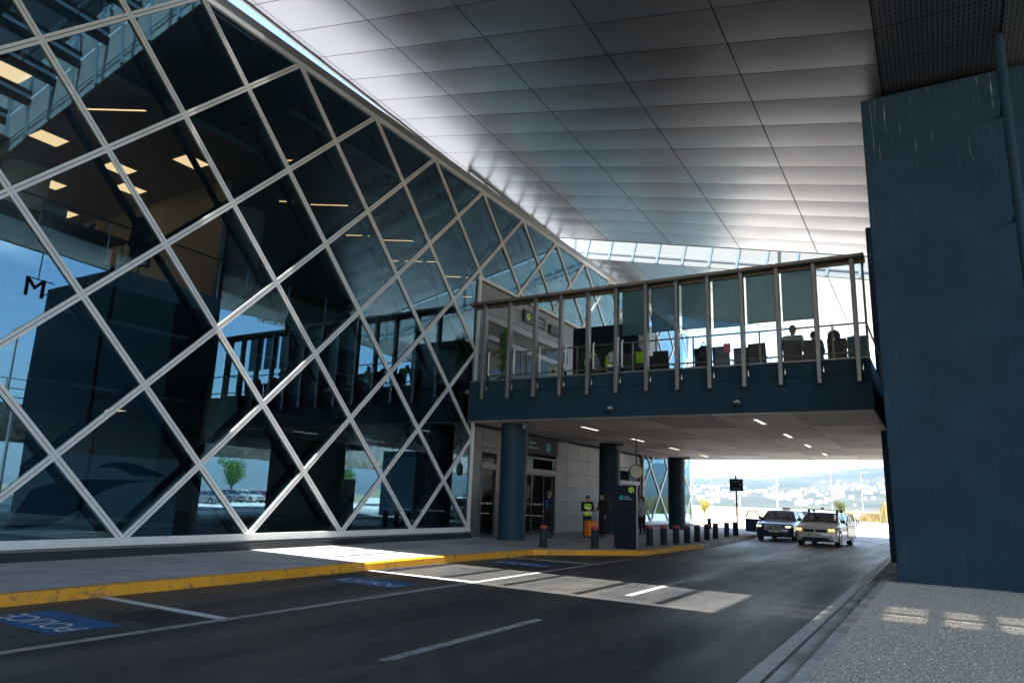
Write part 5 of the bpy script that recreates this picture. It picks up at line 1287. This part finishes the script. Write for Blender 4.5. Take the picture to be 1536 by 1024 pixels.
t = thing('white_cabinet', 'tall white cabinet standing right beside the black kiosk', 'cabinet', (-9.08, 25.0, TZ)); b = MB(); b.bbox(-.22, .22, -.3, .3, 0, 2.72, .01); b.build('body', M['white_plastic'], t); b = MB(); b.box(-.20, .20, -.312, -.302, .05, 2.65); b.build('door', M['white_plastic'], t); b = MB(); b.box(.15, .17, -.33, -.312, 1.2, 1.4); b.build('handle', M['steel_dark'], t)

def leaves(mb, c, n, rad, size, sc=(1, 1, 1), shell=0.35):
    for _ in range(n):
        d = Vector((random.gauss(0, 1), random.gauss(0, 1), random.gauss(0, 1))).normalized(); r_ = rad * (shell + (1 - shell) * random.random() ** .6)
        q = Vector(c) + Vector((d.x * r_ * sc[0], d.y * r_ * sc[1], d.z * r_ * sc[2]))
        a = Vector((random.gauss(0, 1), random.gauss(0, 1), random.gauss(0, .6))).normalized(); b_ = a.orthogonal().normalized(); s = size * random.uniform(.6, 1.3)
        mb.add([q - a * s, q + b_ * s * .42, q + a * s, q - b_ * s * .42], [(0, 1, 2, 3)])
pt_ = thing('potted_plant', 'tall leafy green plant in a dark pot at the left end of the terrace', 'plant', (-13.52, 22.0, TZ))
b = MB(); b.tube((0, 0, 0), (0, 0, .55), .24, .30, 28); b.build('pot', M['steel_dark'], pt_, angle=40)
b = MB(); b.path([(0, 0, .5), (.03, .01, 1.0), (-.02, 0, 1.6), (.02, 0, 2.2)], .022, 8)
for k in range(14):
    a = k * 2.4; z = .9 + k * .1; b.path([(0, 0, z), (.14 * math.cos(a), .14 * math.sin(a), z + .12), (.25 * math.cos(a), .25 * math.sin(a), z + .15)], .007, 6)
b.build('stems', M['bark'], pt_)
b = MB(); leaves(b, (0, 0, 1.55), 420, 1.0, .075, (.30, .30, .95)); leaves(b, (.02, 0, 1.9), 220, .6, .08, (.45, .45, .9)); b.build('foliage', M['leaf'], pt_, fix=False)
# letter M on the far end of the pier, only seen mirrored in the glass
lm = thing('sign_letter', 'big dark letter M on a bracket mirrored in the left glass', 'letter', (11.5, 18.0, 11.9))
o = mesh_obj('letter', text_mesh('M', 1.5, Matrix.Translation((0, 0, -.1)) @ Matrix.Rotation(-PI / 2, 4, 'Z') @ Matrix.Rotation(PI / 2, 4, 'X'), .06, False), M['navy_sign'], lm)
b = MB(); b.bar((0, -.5, .48), (0, .9, .40), .05, .05); b.tube((0, .1, .48), (0, .1, 1.9), .03, n=8); b.box(-1.22, 0, .5, .56, -.35, -.29); b.build('bracket', M['steel_dark'], lm)
# ------------------------------------------------------------------ cars (front faces -Y, origin on the road under the front bumper)
def interp(pts, y): return float(np.interp(y, [p[0] for p in pts], [p[1] for p in pts]))
def make_car(name, label, S, paint, group=None):
    t = thing(name, label, 'car', (0, 0, 0), 0, group)
    L, Wd = S['L'], S['W']; wf, wr_, rw = S['wf'], S['wr'], S['rw']
    hw = lambda y: Wd / 2 * interp(S['plan'], y / L)
    belt = lambda y: interp(S['belt'], y / L)
    def zlow(y):
        z = interp([(0, .26), (.03, .20), (.5, .19), (.97, .24), (1, .34)], y / L)
        for c in (wf, wr_):
            d = abs(y - c); ra = rw + .055
            if d < ra: z = max(z, rw + math.sqrt(ra * ra - d * d))
        return z
    ys = sorted(set(list(np.linspace(0, L, 36)) + [c + d * (rw + .055) for c in (wf, wr_) for d in (-1.001, -.96, -.85, -.6, -.3, 0, .3, .6, .85, .96, 1.001)] + [.02, .06, L - .02, L - .06]))
    rings = []
    for y in ys:
        if y < 0 or y > L: continue
        w, zt, zl = hw(y), belt(y), zlow(y); zm = max(zl + .02, .56)
        e = min(1, min(y, L - y) / .05 + .55)
        half = [(0, zl), (w * .80, zl), (w * .975, zl + .015), (w * 1.0, max(zl + .03, zm * .8)), (w * 1.0, max(zm, zl + .04)), (w * .985, max(zt - .10, zl + .06)), (w * .945, zt - .025), (w * .86, zt + .002), (w * .5, zt + .022), (0, zt + .03)]
        half = [(x, .55 + (z - .55) * e if e < 1 else z) for x, z in half]
        rings.append([(x, y, z) for x, z in half] + [(-x, y, z) for x, z in half[-2:0:-1]])
    b = MB(); b.loft(rings); body = b.build('body', paint, t, angle=38)
    # cabin
    gl, roof, pil = MB(), MB(), MB()
    st_ = S['cabin']            # (y/L, z_top)
    zs = [(y * L, z) for y, z in st_]
    wb = lambda y: hw(y) * .90
    def wt(y, z): k = min(1, max(0, (z - belt(y)) / (S['H'] - .93))); return wb(y) * (1 - S.get('tumble', .20) * k)
    y_ws, y_r0, y_r1, y_re = [S['marks'][k] * L for k in range(4)]
    rg = []
    for y, z in zs:
        z = max(z, belt(y) + .02); rg.append([(-wb(y), y, belt(y) - .01), (-wt(y, z), y, z - .03), (-wt(y, z) * .86, y, z), (wt(y, z) * .86, y, z), (wt(y, z), y, z - .03), (wb(y), y, belt(y) - .01)])
    gl.loft(rg, closed=False); gl.build('cabin_glass', M['car_glass'], t, smooth=False, fix=False)
    rr = []
    for y, z in zs:
        if y_r0 - 1e-6 <= y <= y_r1 + 1e-6: rr.append([(-wt(y, z) * 1.012, y, z - .045), (-wt(y, z) * .99, y, z - .012), (-wt(y, z) * .84, y, z + .012), (0, y, z + .026), (wt(y, z) * .84, y, z + .012), (wt(y, z) * .99, y, z - .012), (wt(y, z) * 1.012, y, z - .045)])
    roof.loft(rr, closed=False); roof.build('roof', paint, t, smooth=True, fix=False)
    zz = lambda y: interp(zs, y)
    for s in (-1, 1):
        def P(y, top): z = zz(y); return Vector((s * (wt(y, z) * .985 if top else wb(y)), y, z - .03 if top else belt(y)))
        ps = [Vector((s * wb(y_ws) * .98, y_ws, belt(y_ws)))] + [P(y, True) for y, z in zs if y_ws < y <= y_r0 + .01]
        for a, c in zip(ps[:-1], ps[1:]): pil.bar(a, c, .065, .05, (s, 0, .3))
        ps = [P(y, True) for y, z in zs if y_r1 - .01 <= y < y_re] + [Vector((s * wb(y_re) * .98, y_re, belt(y_re)))]
        for a, c in zip(ps[:-1], ps[1:]): pil.bar(a, c, .16, .05, (s, 0, .3))
        ym = S['bp'] * L; pil.bar(P(ym, False), P(ym + .06, True), .09, .05, (s, 0, .3))
        pil.bar(Vector((s * wb(y_ws) * 1.0, y_ws + .1, belt(y_ws + .1) + .005)), Vector((s * wb(y_re) * 1.0, y_re - .1, belt(y_re - .1) + .005)), .03, .03, (0, 0, 1))
    pil.build('pillars', paint, t)
    # seats and dashboard seen through the glass
    it = MB()
    for sx in (-.36, .36):
        it.bbox(sx - .23, sx + .23, y_r0 + .35, y_r0 + .50, .45, 1.02, .05); it.bbox(sx - .12, sx + .12, y_r0 + .38, y_r0 + .46, 1.04, 1.24, .03)
    it.bbox(-wb(y_ws) * .86, wb(y_ws) * .86, y_ws + .12, y_ws + .55, .78, belt(y_ws) + .015, .03); it.bbox(-.6, .6, y_r1 - .25, y_r1 - .1, .5, 1.05, .05)
    it.build('seats', M['black'], t)
    it = MB(); it.tube((S['wheelside'] * .36, y_ws + .62, .88), (S['wheelside'] * .36, y_ws + .64, .885), .18, n=20); it.build('steering_wheel', M['black'], t)
    # wheels
    for y in (wf, wr_):
        for s in (-1, 1):
            xo = s * (hw(y) - .01); b = MB(); b.tube((xo - s * .21, y, rw), (xo, y, rw), rw, n=32); tyre = b.build('wheel', M['rubber'], t, angle=40)
            b = MB(); b.tube((xo - s * .02, y, rw), (xo + s * .006, y, rw), rw * .70, n=28)
            b.build('rim', M['headlamp_off'], tyre, angle=40)
            b = MB()
            for k in range(5):
                a = k * 2 * PI / 5 + .63; b.obox((xo + s * .008, y + rw * .42 * math.cos(a), rw + rw * .42 * math.sin(a)), (1, 0, 0), (0, -math.sin(a), math.cos(a)), (0, math.cos(a), math.sin(a)), .004, rw * .115, rw * .20)
            b.build('rim_opening', M['black'], tyre)
    # front and rear lamps, grille, plate, mirrors, door seams, handles
    def nose(x, z):   # y of the front skin at this x
        k = abs(x) / (Wd / 2); return max(0, interp([(0, .0), (.70, .0), (.80, .05), (.88, .11), (.94, .24), (1, .5)], k))
    for s in (-1, 1):
        x0, x1, z0, z1 = S['lamp']; b = MB()
        q = [(x0, z0 + .01), (x1, z0 + .03), (x1, z1), (x0 + .05, z1 - .03)]
        fr_ = [(s * x, nose(x, z) - .022, z) for x, z in q]; bk_ = [(s * x, nose(x, z) + .12, z) for x, z in q]
        b.loft([fr_, bk_]); hl_ = b.build('headlight', M['lamp_shell'], t)
        b = MB()
        for fx in (.32, .70):
            xc = x0 + (x1 - x0) * fx; zc_ = (z0 + z1) / 2; b.ball((s * xc, nose(xc, zc_) - .02, zc_), .052, 14, 9, sc=(1.25, .35, .8))
        b.build('lamp_lens', S['lampmat'], hl_, smooth=True)
        b = MB(); x0, x1, z0, z1 = .55, .78, .70, .84; b.bbox(min(s * x0, s * x1), max(s * x0, s * x1), L - .14, L + .012, z0, z1, .02); b.build('tail_light', M['bollard_red'], t)
        ym = y_ws + .28; b = MB(); xm = s * (wb(ym) + .02); b.bbox(min(xm, xm + s * .19), max(xm, xm + s * .19), ym - .06, ym + .08, belt(ym) + .01, belt(ym) + .14, .03); b.build('mirror', S.get('mirmat', paint), t, angle=50)
        b = MB()
        for yy in (S['marks'][1] * L - .18, S['bp'] * L + .03, S['bp'] * L + .85):
            if yy < L * .8: b.bar((s * (hw(yy) + .0008), yy, .32), (s * (hw(yy) + .0008) * .992, yy, belt(yy) - .05), .010, .004, (1, 0, 0))
        b.build('door_seam', M['black'], t)
        b = MB()
        for yy in (S['bp'] * L - .12, S['bp'] * L + .72): b.bbox(min(s * (hw(yy) - .005), s * (hw(yy) + .025)), max(s * (hw(yy) - .005), s * (hw(yy) + .025)), yy - .1, yy + .1, belt(yy) - .17, belt(yy) - .14, .008)
        b.build('door_handle', paint, t)
    gx, gz0, gz1 = S['grille']; b = MB(); q = [(-gx * .93, gz0), (gx * .93, gz0), (gx, gz0 + (gz1 - gz0) * .5), (gx * .94, gz1), (-gx * .94, gz1), (-gx, gz0 + (gz1 - gz0) * .5)]
    b.extr([(x, -.014, z) for x, z in q], (0, .05, 0)); gr = b.build('grille', M['black'], t)
    if S.get('chrome'):
        b = MB()
        for k in range(1, 4): z = gz0 + (gz1 - gz0) * k / 4; b.box(-gx * .94, gx * .94, -.022, -.015, z - .006, z + .006)
        for a, c in zip(q, q[1:] + q[:1]): b.bar((a[0], -.02, a[1]), (c[0], -.02, c[1]), .022, .02, (0, 1, 0))
        b.build('grille_trim', M['chrome'], gr)
    b = MB(); b.tube((0, -.03, (gz0 + gz1) / 2), (0, -.015, (gz0 + gz1) / 2), .036, n=24); b.build('badge', M['chrome'], gr, angle=40)
    b = MB(); gx2, z0, z1 = S['intake']; b.extr([(x, -.012, z) for x, z in [(-gx2, z0), (gx2, z0), (gx2 * .78, z1), (-gx2 * .78, z1)]], (0, .04, 0)); b.build('air_intake', M['black'], t)
    for s in (-1, 1):
        b = MB(); x = S['W'] / 2 * .80; yv = nose(x, .4); b.extr([(s * (x - .05), yv - .03, .54), (s * (x + .02), yv + .00, .52), (s * (x + .075), yv + .07, .30), (s * (x - .0), yv + .0, .32)], (0, .09, 0)); b.build('fog_vent', M['black'], t)
    b = MB(); pz = S['plate']; b.bbox(-.26, .26, -.028, -.013, pz, pz + .11, .003); pl_ = b.build('number_plate', M['plate'], t); b = MB(); b.box(-.258, -.215, -.030, -.0285, pz + .004, pz + .106); b.build('plate_band', M['plate_blue'], pl_)
    b = MB(); b.box(-hw(L / 2) * .72, hw(L / 2) * .72, .35, L - .35, .17, .26); b.build('underbody', M['black'], t)
    b = MB()
    for s in (-.3, .25): b.bar((s, y_ws + .03, belt(y_ws) + .03), (s + .42, y_ws + .06, belt(y_ws) + .035), .02, .015, (0, 0, 1))
    b.build('wiper', M['black'], t)
    t['_L'] = L
    return t
SEDAN = dict(L=4.9, W=1.86, H=1.44, wf=.88, wr=3.86, rw=.33, plan=[(0, .74), (.02, .86), (.06, .95), (.15, .99), (.5, 1), (.85, .99), (.95, .94), (1, .80)],
             belt=[(0, .66), (.01, .74), (.05, .80), (.15, .87), (.27, .95), (.5, .98), (.80, 1.0), (.93, 1.0), (.99, .95), (1, .80)],
             cabin=[(.255, .95), (.30, 1.12), (.345, 1.27), (.385, 1.385), (.42, 1.42), (.50, 1.44), (.58, 1.43), (.66, 1.385), (.72, 1.28), (.78, 1.14), (.83, 1.01)], marks=(.255, .385, .66, .83), bp=.52, wheelside=1, tumble=.30,
             lamp=(.52, .82, .60, .75), lampmat=M['headlamp_gold'], grille=(.40, .50, .72), chrome=True, intake=(.66, .24, .36), plate=.40)
HATCH = dict(L=4.06, W=1.78, H=1.43, wf=.78, wr=3.32, rw=.32, plan=[(0, .76), (.02, .87), (.06, .95), (.16, .99), (.5, 1), (.85, .99), (.95, .95), (1, .84)],
             belt=[(0, .62), (.01, .72), (.05, .80), (.12, .88), (.25, .97), (.5, .98), (.75, 1.02), (.93, 1.04), (.985, 1.0), (1, .82)],
             cabin=[(.24, .97), (.30, 1.13), (.36, 1.28), (.41, 1.385), (.46, 1.415), (.56, 1.43), (.68, 1.42), (.80, 1.38), (.87, 1.27), (.93, 1.12), (.965, 1.04)], marks=(.24, .41, .80, .965), bp=.56, wheelside=1, mirmat=M['black_gloss'],
             lamp=(.50, .83, .63, .75), lampmat=M['indicator'], grille=(.48, .58, .70), chrome=False, intake=(.62, .22, .36), plate=.43)
navy = make_car('sedan', 'dark blue sedan with lit yellow headlights and an open front door', SEDAN, M['car_navy'])
navy.location = (-7.02, 36.7, 0); navy.rotation_euler = (0, 0, R(-1.5))
white = make_car('hatchback', 'white hatchback with amber lights and roof bars heading towards the camera', HATCH, M['car_white'])
white.location = (-4.78, 34.0, 0); white.rotation_euler = (0, 0, R(-4.5))
def open_door(parent, paint, x, y, s, ang, ln=1.05, belt=.95, top=1.36):
    """door hinged at its front edge, swung out on side s"""
    d = empty('door_hinge', (x, y, 0), 0); d.parent = parent; d.rotation_euler = (0, 0, ang)
    b = MB(); b.bbox(-.045, .045, 0, ln, .30, belt, .03); lf = b.build('door', paint, parent); bpy.data.objects.remove(d)
    Mx = Matrix.Translation((x, y, 0)) @ Matrix.Rotation(ang, 4, 'Z'); lf.data.transform(Mx)
    b = MB(); b.path([(0, .02, belt), (s * -.04, .32, top - .05), (s * -.06, .60, top), (s * -.06, ln - .14, top - .03), (0, ln - .02, belt)], .028, 8); o = b.build('window_frame', paint, lf); o.data.transform(Mx)
    b = MB(); b.bbox(-.06 * s - .02, -.06 * s + .02, .15, ln - .1, .36, belt - .06, .012); o = b.build('door_lining', M['black'], lf); o.data.transform(Mx)
    if s < 0: return
    b = MB(); b.quad((0, .12, belt), (0, ln - .06, belt), (s * -.05, ln - .18, top - .04), (s * -.05, .5, top - .03)); o = b.build('door_window', M['car_glass'], lf, fix=False); o.data.transform(Mx)
open_door(navy, M['car_navy'], -.90, 1.60, -1, R(62), 1.05, .96, 1.36)
open_door(white, M['car_white'], .86, 2.30, 1, R(-14), .85, .99, 1.36)
b = MB()
for y in (1.75, 2.75):
    b.bbox(-.66, .66, y - .02, y + .02, 1.515, 1.545, .008)
    for s in (-1, 1): b.bbox(s * .60 - .05, s * .60 + .05, y - .05, y + .05, 1.40, 1.55, .015)
b.build('roof_bar', M['black'], white)
b = MB(); b.bbox(-.06, .05, 1.70, 1.80, 1.548, 1.64, .02); b.build('roof_beacon', M['bollard_red'], white)
b = MB()
for i in range(5):
    for j in range(3):
        if (i + j) % 2: b.box(.8905, .8935, .42 + i * .07, .49 + i * .07, .66 + j * .06, .72 + j * .06)
b.build('check_strip', M['black'], white)
b = MB()
for i in range(5):
    for j in range(3):
        if not (i + j) % 2: b.box(.8905, .8935, .42 + i * .07, .49 + i * .07, .66 + j * .06, .72 + j * .06)
b.build('check_strip_yellow', M['deco_yellow'], white)
b = MB(); b.bbox(-.03, .36, 2.3, 2.46, 1.47, 1.56, .02); b.build('roof_sign', M['black'], navy)
b = MB(); b.bbox(.30, .36, 2.1, 2.3, .5, .9, .02); 
def driver(car, x, y, cloth):
    b = MB(); b.ball((x, y, 1.17), .10, 16, 10, sc=(.82, .95, 1.15)); b.cap((x, y + .02, 1.0), (x, y, 1.1), .055); b.cap((x - .17, y + .04, .92), (x + .17, y + .04, .92), .09); b.cap((x, y + .06, .9), (x, y + .05, .6), .19, .17)
    return b
t = thing('person', 'driver sitting in the dark blue sedan', 'person', (-7.02, 36.7, 0), R(-1.5)); b = driver(navy, .36, 2.3, None); remeshed(b, 'body', M['skin'], t, .014, 3); b = MB(); b.cap((.19, 2.34, .93), (.53, 2.34, .93), .105); b.cap((.36, 2.37, .92), (.36, 2.36, .6), .205, .18); remeshed(b, 'jacket', M['navy_cloth'], t, .014, 3); b = MB(); b.ball((.36, 2.33, 1.22), .105, 14, 9, sc=(.84, .9, .9)); b.build('hair', M['hair_dark'], t, smooth=True)

SED2 = dict(SEDAN); SED2['lampmat'] = M['headlamp_off']; HAT2 = dict(HATCH); HAT2['lampmat'] = M['headlamp_off']
sky_car = make_car('hatchback', 'pale blue car half hidden behind the white hatchback', HAT2, M['car_sky']); sky_car.location = (-6.35, 42.6, 0); sky_car.rotation_euler = (0, 0, R(-2))
pk = [make_car('parked_car', 'grey sedan parked in the lot mirrored in the lower glass', SED2, M['car_grey']), make_car('parked_car', 'white hatchback parked in the lot mirrored in the lower glass', HAT2, M['car_white']), make_car('parked_car', 'red hatchback parked in the lot mirrored in the lower glass', HAT2, M['car_red'])]
spots = [(40.0 + 5.6 * (k % 3), 42.0 + 2.75 * (k // 3) * 1.0) for k in range(36)]
used = [0, 0, 0]; n_ = 0
for k, (x, y) in enumerate(spots):
    if (k * 7) % 11 in (3, 8, 9): continue
    j = (k * 5 + k // 4) % 3
    o = pk[j] if not used[j] else copy_tree(pk[j]); used[j] += 1
    o.location = (x, y, 0); o.rotation_euler = (0, 0, R(-90 + random.uniform(-2, 2))); o['group'] = 'cars parked in the lot beside the terminal'
    n_ += 1
    if n_ >= 22: break

# ------------------------------------------------------------------ elevated ramp at the right (seen mirrored in the glass)
rp = thing('elevated_ramp', 'concrete elevated road with a railing, mirrored in the left glass', 'elevated road', (0, 0, 0))
b = MB(); b.box(19.6, 27.0, -30, 92, 4.75, 5.35); b.box(20.6, 21.4, -30, 92, 4.25, 4.75); b.box(25.2, 26.0, -30, 92, 4.25, 4.75); b.build('deck', M['kerb_grey'], rp)
b = MB(); b.box(19.55, 19.80, -30, 92, 5.35, 6.35); b.box(26.8, 27.05, -30, 92, 5.35, 6.35); b.build('parapet', M['kerb_grey'], rp)
b = MB()
for z in (6.75, 7.3, 7.9): b.tube((19.7, -30, z), (19.7, 92, z), .035, n=8)
for y in np.arange(-29, 92, 2.4): b.box(19.66, 19.74, y - .04, y + .04, 6.35, 7.9)
b.build('railing', M['fascia_grey'], rp)
for k, y in enumerate((4, 20, 36, 52, 68, 84)):
    t = thing('ramp_column', 'square concrete column under the elevated road', 'column', (23.3, y, 0), 0, 'columns under the elevated road'); b = MB(); b.bbox(-.6, .6, -.5, .5, -.05, 3.6, .03); b.build('shaft', M['kerb_grey'], t); b = MB(); b.add([(-.6, -.5, 3.6), (.6, -.5, 3.6), (.6, .5, 3.6), (-.6, .5, 3.6), (-2.9, -.6, 4.24), (2.9, -.6, 4.24), (2.9, .6, 4.24), (-2.9, .6, 4.24)], [(0, 3, 2, 1), (4, 5, 6, 7), (0, 1, 5, 4), (1, 2, 6, 5), (2, 3, 7, 6), (3, 0, 4, 7)]); b.build('head', M['kerb_grey'], t)
def mast(loc, h, label, group=None, heads=1):
    t = thing('lamp_mast', label, 'lamp mast', loc, 0, group); b = MB(); b.tube((0, 0, 0), (0, 0, h), h * .0105, h * .006, 14); b.tube((0, 0, 0), (0, 0, .3), h * .016, n=14); b.build('pole', M['galv'], t, angle=40)
    b = MB()
    for s in ((-1, 1) if heads > 1 else (1,)): b.bar((0, 0, h), (s * .9, 0, h + .12), .06, .06, (0, 1, 0)); b.bbox(min(s * .7, s * 1.25), max(s * .7, s * 1.25), -.12, .12, h + .04, h + .14, .02)
    b.build('lamp_head', M['galv'], t); return t
mast((-26.2, 142.0, 0), 19.0, 'tallest white lamp mast rising past the edge of the bridge')
mast((-27.5, 118.0, 0), 10.6, 'thin white mast right behind the square sign')
mast((-46, 170, 0), 9.0, 'short white mast left of the square sign')
mast((-12.5, 150.0, 0), 8.4, 'short pale mast above the roof of the white hatchback')
mast((-19.5, 165.0, 0), 9.2, 'pale mast between the two near cars')
mast((18.6, 21.0, 0), 11.0, 'double-headed street lamp by the ramp, mirrored in the left glass', None, 2)

# ------------------------------------------------------------------ plants beyond
def bush(name, label, cat, loc, h, w, mat, n, size, trunk=True, group=None):
    t = thing(name, label, cat, loc, random.random() * 6, group)
    b = MB(); b.tube((0, 0, -.05), (0, 0, h * .45), h * .035, h * .02, 10)
    for k in range(6):
        a = k * 1.05; b.tube((0, 0, h * .3), (w * .3 * math.cos(a), w * .3 * math.sin(a), h * .7), h * .018, h * .006, 8)
    b.build('trunk', M['bark'], t, angle=40)
    b = MB()
    for k in range(9):
        a = k * 2.4; r_ = w * .27 * (k % 3) / 2; leaves(b, (r_ * math.cos(a), r_ * math.sin(a), h * (.5 + .05 * k)), n // 9, w * .28, size, (1, 1, .8), .1)
    b.build('crown', mat, t, fix=False); return t
bush('young_tree', 'small golden-green tree on the dry verge left of the sign post', 'tree', (-24.5, 87.0, 0), 2.1, 1.7, M['leaf_gold'], 900, .10)
bush('young_tree', 'yellow-green tree behind the roof of the white hatchback', 'tree', (-12.2, 112, 0), 2.7, 2.1, M['leaf_olive'], 900, .12)
bush('shrub', 'round yellowish shrub standing out of the reeds at the right', 'shrub', (-4.9, 115, 0), 4.0, 4.4, M['leaf_gold'], 1200, .16)
for k, (x, y, lab) in enumerate(((46, 78, 'round green tree beyond the parked cars'), (55, 66, 'bigger green tree at the side of the parking lot'), (38, 92, 'green tree at the end of the parking lot'))):
    bush('parking_tree', lab + ', mirrored in the glass', 'tree', (x, y, 0), 5.0 + k * .6, 4.2, M['leaf'], 1400, .2)
b = MB()
for _ in range(9000):
    x = random.uniform(-14, 40); y = 106 + random.random() * 22 + (6 if x < -7 else 0); h = random.uniform(1.2, 3.1) * (0.45 if x < -7.5 else 1); a = random.random() * PI; w = random.uniform(.03, .09)
    lx, ly = random.gauss(0, .25), random.gauss(0, .25); ca, sa = math.cos(a) * w, math.sin(a) * w
    b.add([(x - ca, y - sa, -.05), (x + ca, y + sa, -.05), (x + lx * .5 + ca * .8, y + ly * .5 + sa * .8, h * .6), (x + lx, y + ly, h), (x + lx * .5 - ca * .8, y + ly * .5 - sa * .8, h * .6)], [(0, 1, 2, 3, 4)])
o = b.build('reeds', M['reed'], None, fix=False); o['kind'] = 'stuff'

# ------------------------------------------------------------------ hills with a white town
RID = [(-1.2, .030), (-.60, .028), (-.30, .0335), (-.24, .0350), (-.20, .0345), (-.16, .0415), (-.11, .0475), (-.05, .0535), (.05, .056), (.3, .05), (.8, .035)]
def hill_z(az, d):
    """height above the plain at distance d along bearing az (x/y)"""
    rd = 3200.0; k = math.sqrt(1 + az * az)
    ridge = interp(RID, az) * rd * k
    n_ = 6 * math.sin(az * 43 + d * .004) + 4 * math.sin(az * 97 - d * .006) + 3 * math.sin(az * 171 + d * .01)
    prof = interp([(700, 0), (1000, .05), (1700, .30), (2300, .56), (2800, .84), (3200, 1.0), (3700, .96), (5200, .7)], d)
    return max(-1.0, ridge * prof + n_ * min(1, max(0, (d - 900) / 900)) * .9) - 1.0
vs_, fs_ = [], []
AZ = np.concatenate([np.linspace(-1.2, -.42, 26), np.linspace(-.40, .06, 116), np.linspace(.09, .8, 24)]); DD = np.linspace(700, 5200, 46)
for d in DD:
    for a in AZ: vs_.append((a * d, d, hill_z(a, d)))
nA = len(AZ)
for j in range(len(DD) - 1):
    for i in range(nA - 1): fs_.append((j * nA + i, j * nA + i + 1, (j + 1) * nA + i + 1, (j + 1) * nA + i))
b = MB(); b.add(vs_, fs_); o = b.build('hills', M['hill'], None, smooth=True, fix=False); o['kind'] = 'structure'
def house_mesh(w, d, h, pitched):
    b = MB(); b.box(-w / 2, w / 2, -d / 2, d / 2, -5, h, 0)
    if pitched: b.add([(-w / 2 - .4, -d / 2 - .4, h), (w / 2 + .4, -d / 2 - .4, h), (w / 2 + .4, d / 2 + .4, h), (-w / 2 - .4, d / 2 + .4, h), (-w / 2 + 1, 0, h + 2.4), (w / 2 - 1, 0, h + 2.4)], [(0, 1, 5, 4), (2, 3, 4, 5), (1, 2, 5), (3, 0, 4)], 1)
    else: b.box(-w / 4, w / 4, -d / 4, d / 4, h, h + 2.2, 0)
    for z in np.arange(1.0, h - 1.5, 3.0):
        for x in np.arange(-w / 2 + 1.2, w / 2 - 1.0, 2.6): b.box(x, x + 1.2, -d / 2 - .06, -d / 2, z, z + 1.5, 2)
    return b
HM = [house_mesh(14, 10, 7, True), house_mesh(11, 10, 10, False), house_mesh(20, 11, 13, False), house_mesh(12, 9, 6.5, True), house_mesh(26, 12, 9, False)]
protos = [None] * 5; cnt = 0
hr = random.Random(5)
while cnt < 290:
    az = hr.uniform(-.33, -.045); d = hr.choice([hr.uniform(900, 1700), hr.uniform(1100, 2250), hr.uniform(1300, 2000)])
    dens = .35 + .65 * (math.sin(az * 60 + d * .004) > -.2) 
    if az > -.12 and d > 1300: dens = 1
    if hr.random() > dens: continue
    j = hr.randrange(5); loc = (az * d, d, hill_z(az, d) + .3)
    if protos[j] is None:
        o = protos[j] = HM[j].build('house', [M['house_white'], M['house_roof'], M['house_win']]); 
    else:
        o = protos[j].copy(); COL.objects.link(o)
    tag(o, 'small white house of the town on the far hazy hillside', 'house', 'white houses of the town on the far hillside')
    o.location = loc; o.rotation_euler = (0, 0, hr.uniform(-.6, .6)); o.scale = (hr.uniform(.30, .5),) * 3; cnt += 1

# ------------------------------------------------------------------ the air
HAZE_DENSITY = 0.00014
b = MB(); b.box(-5600, 5200, -300, 5600, -1.3 - 6.5, 330)
o = b.build('haze', None.__class__ and [], None); o['kind'] = 'stuff'
hm = bpy.data.materials.new('air'); hm.use_nodes = True; nt = hm.node_tree; nt.nodes.clear()
out = nt.nodes.new('ShaderNodeOutputMaterial'); pv_ = nt.nodes.new('ShaderNodeVolumePrincipled')
pv_.inputs['Color'].default_value = (0.46, 0.73, 1.0, 1); pv_.inputs['Density'].default_value = HAZE_DENSITY; pv_.inputs['Anisotropy'].default_value = 0.3
nt.links.new(pv_.outputs['Volume'], out.inputs['Volume']); o.data.materials.append(hm)
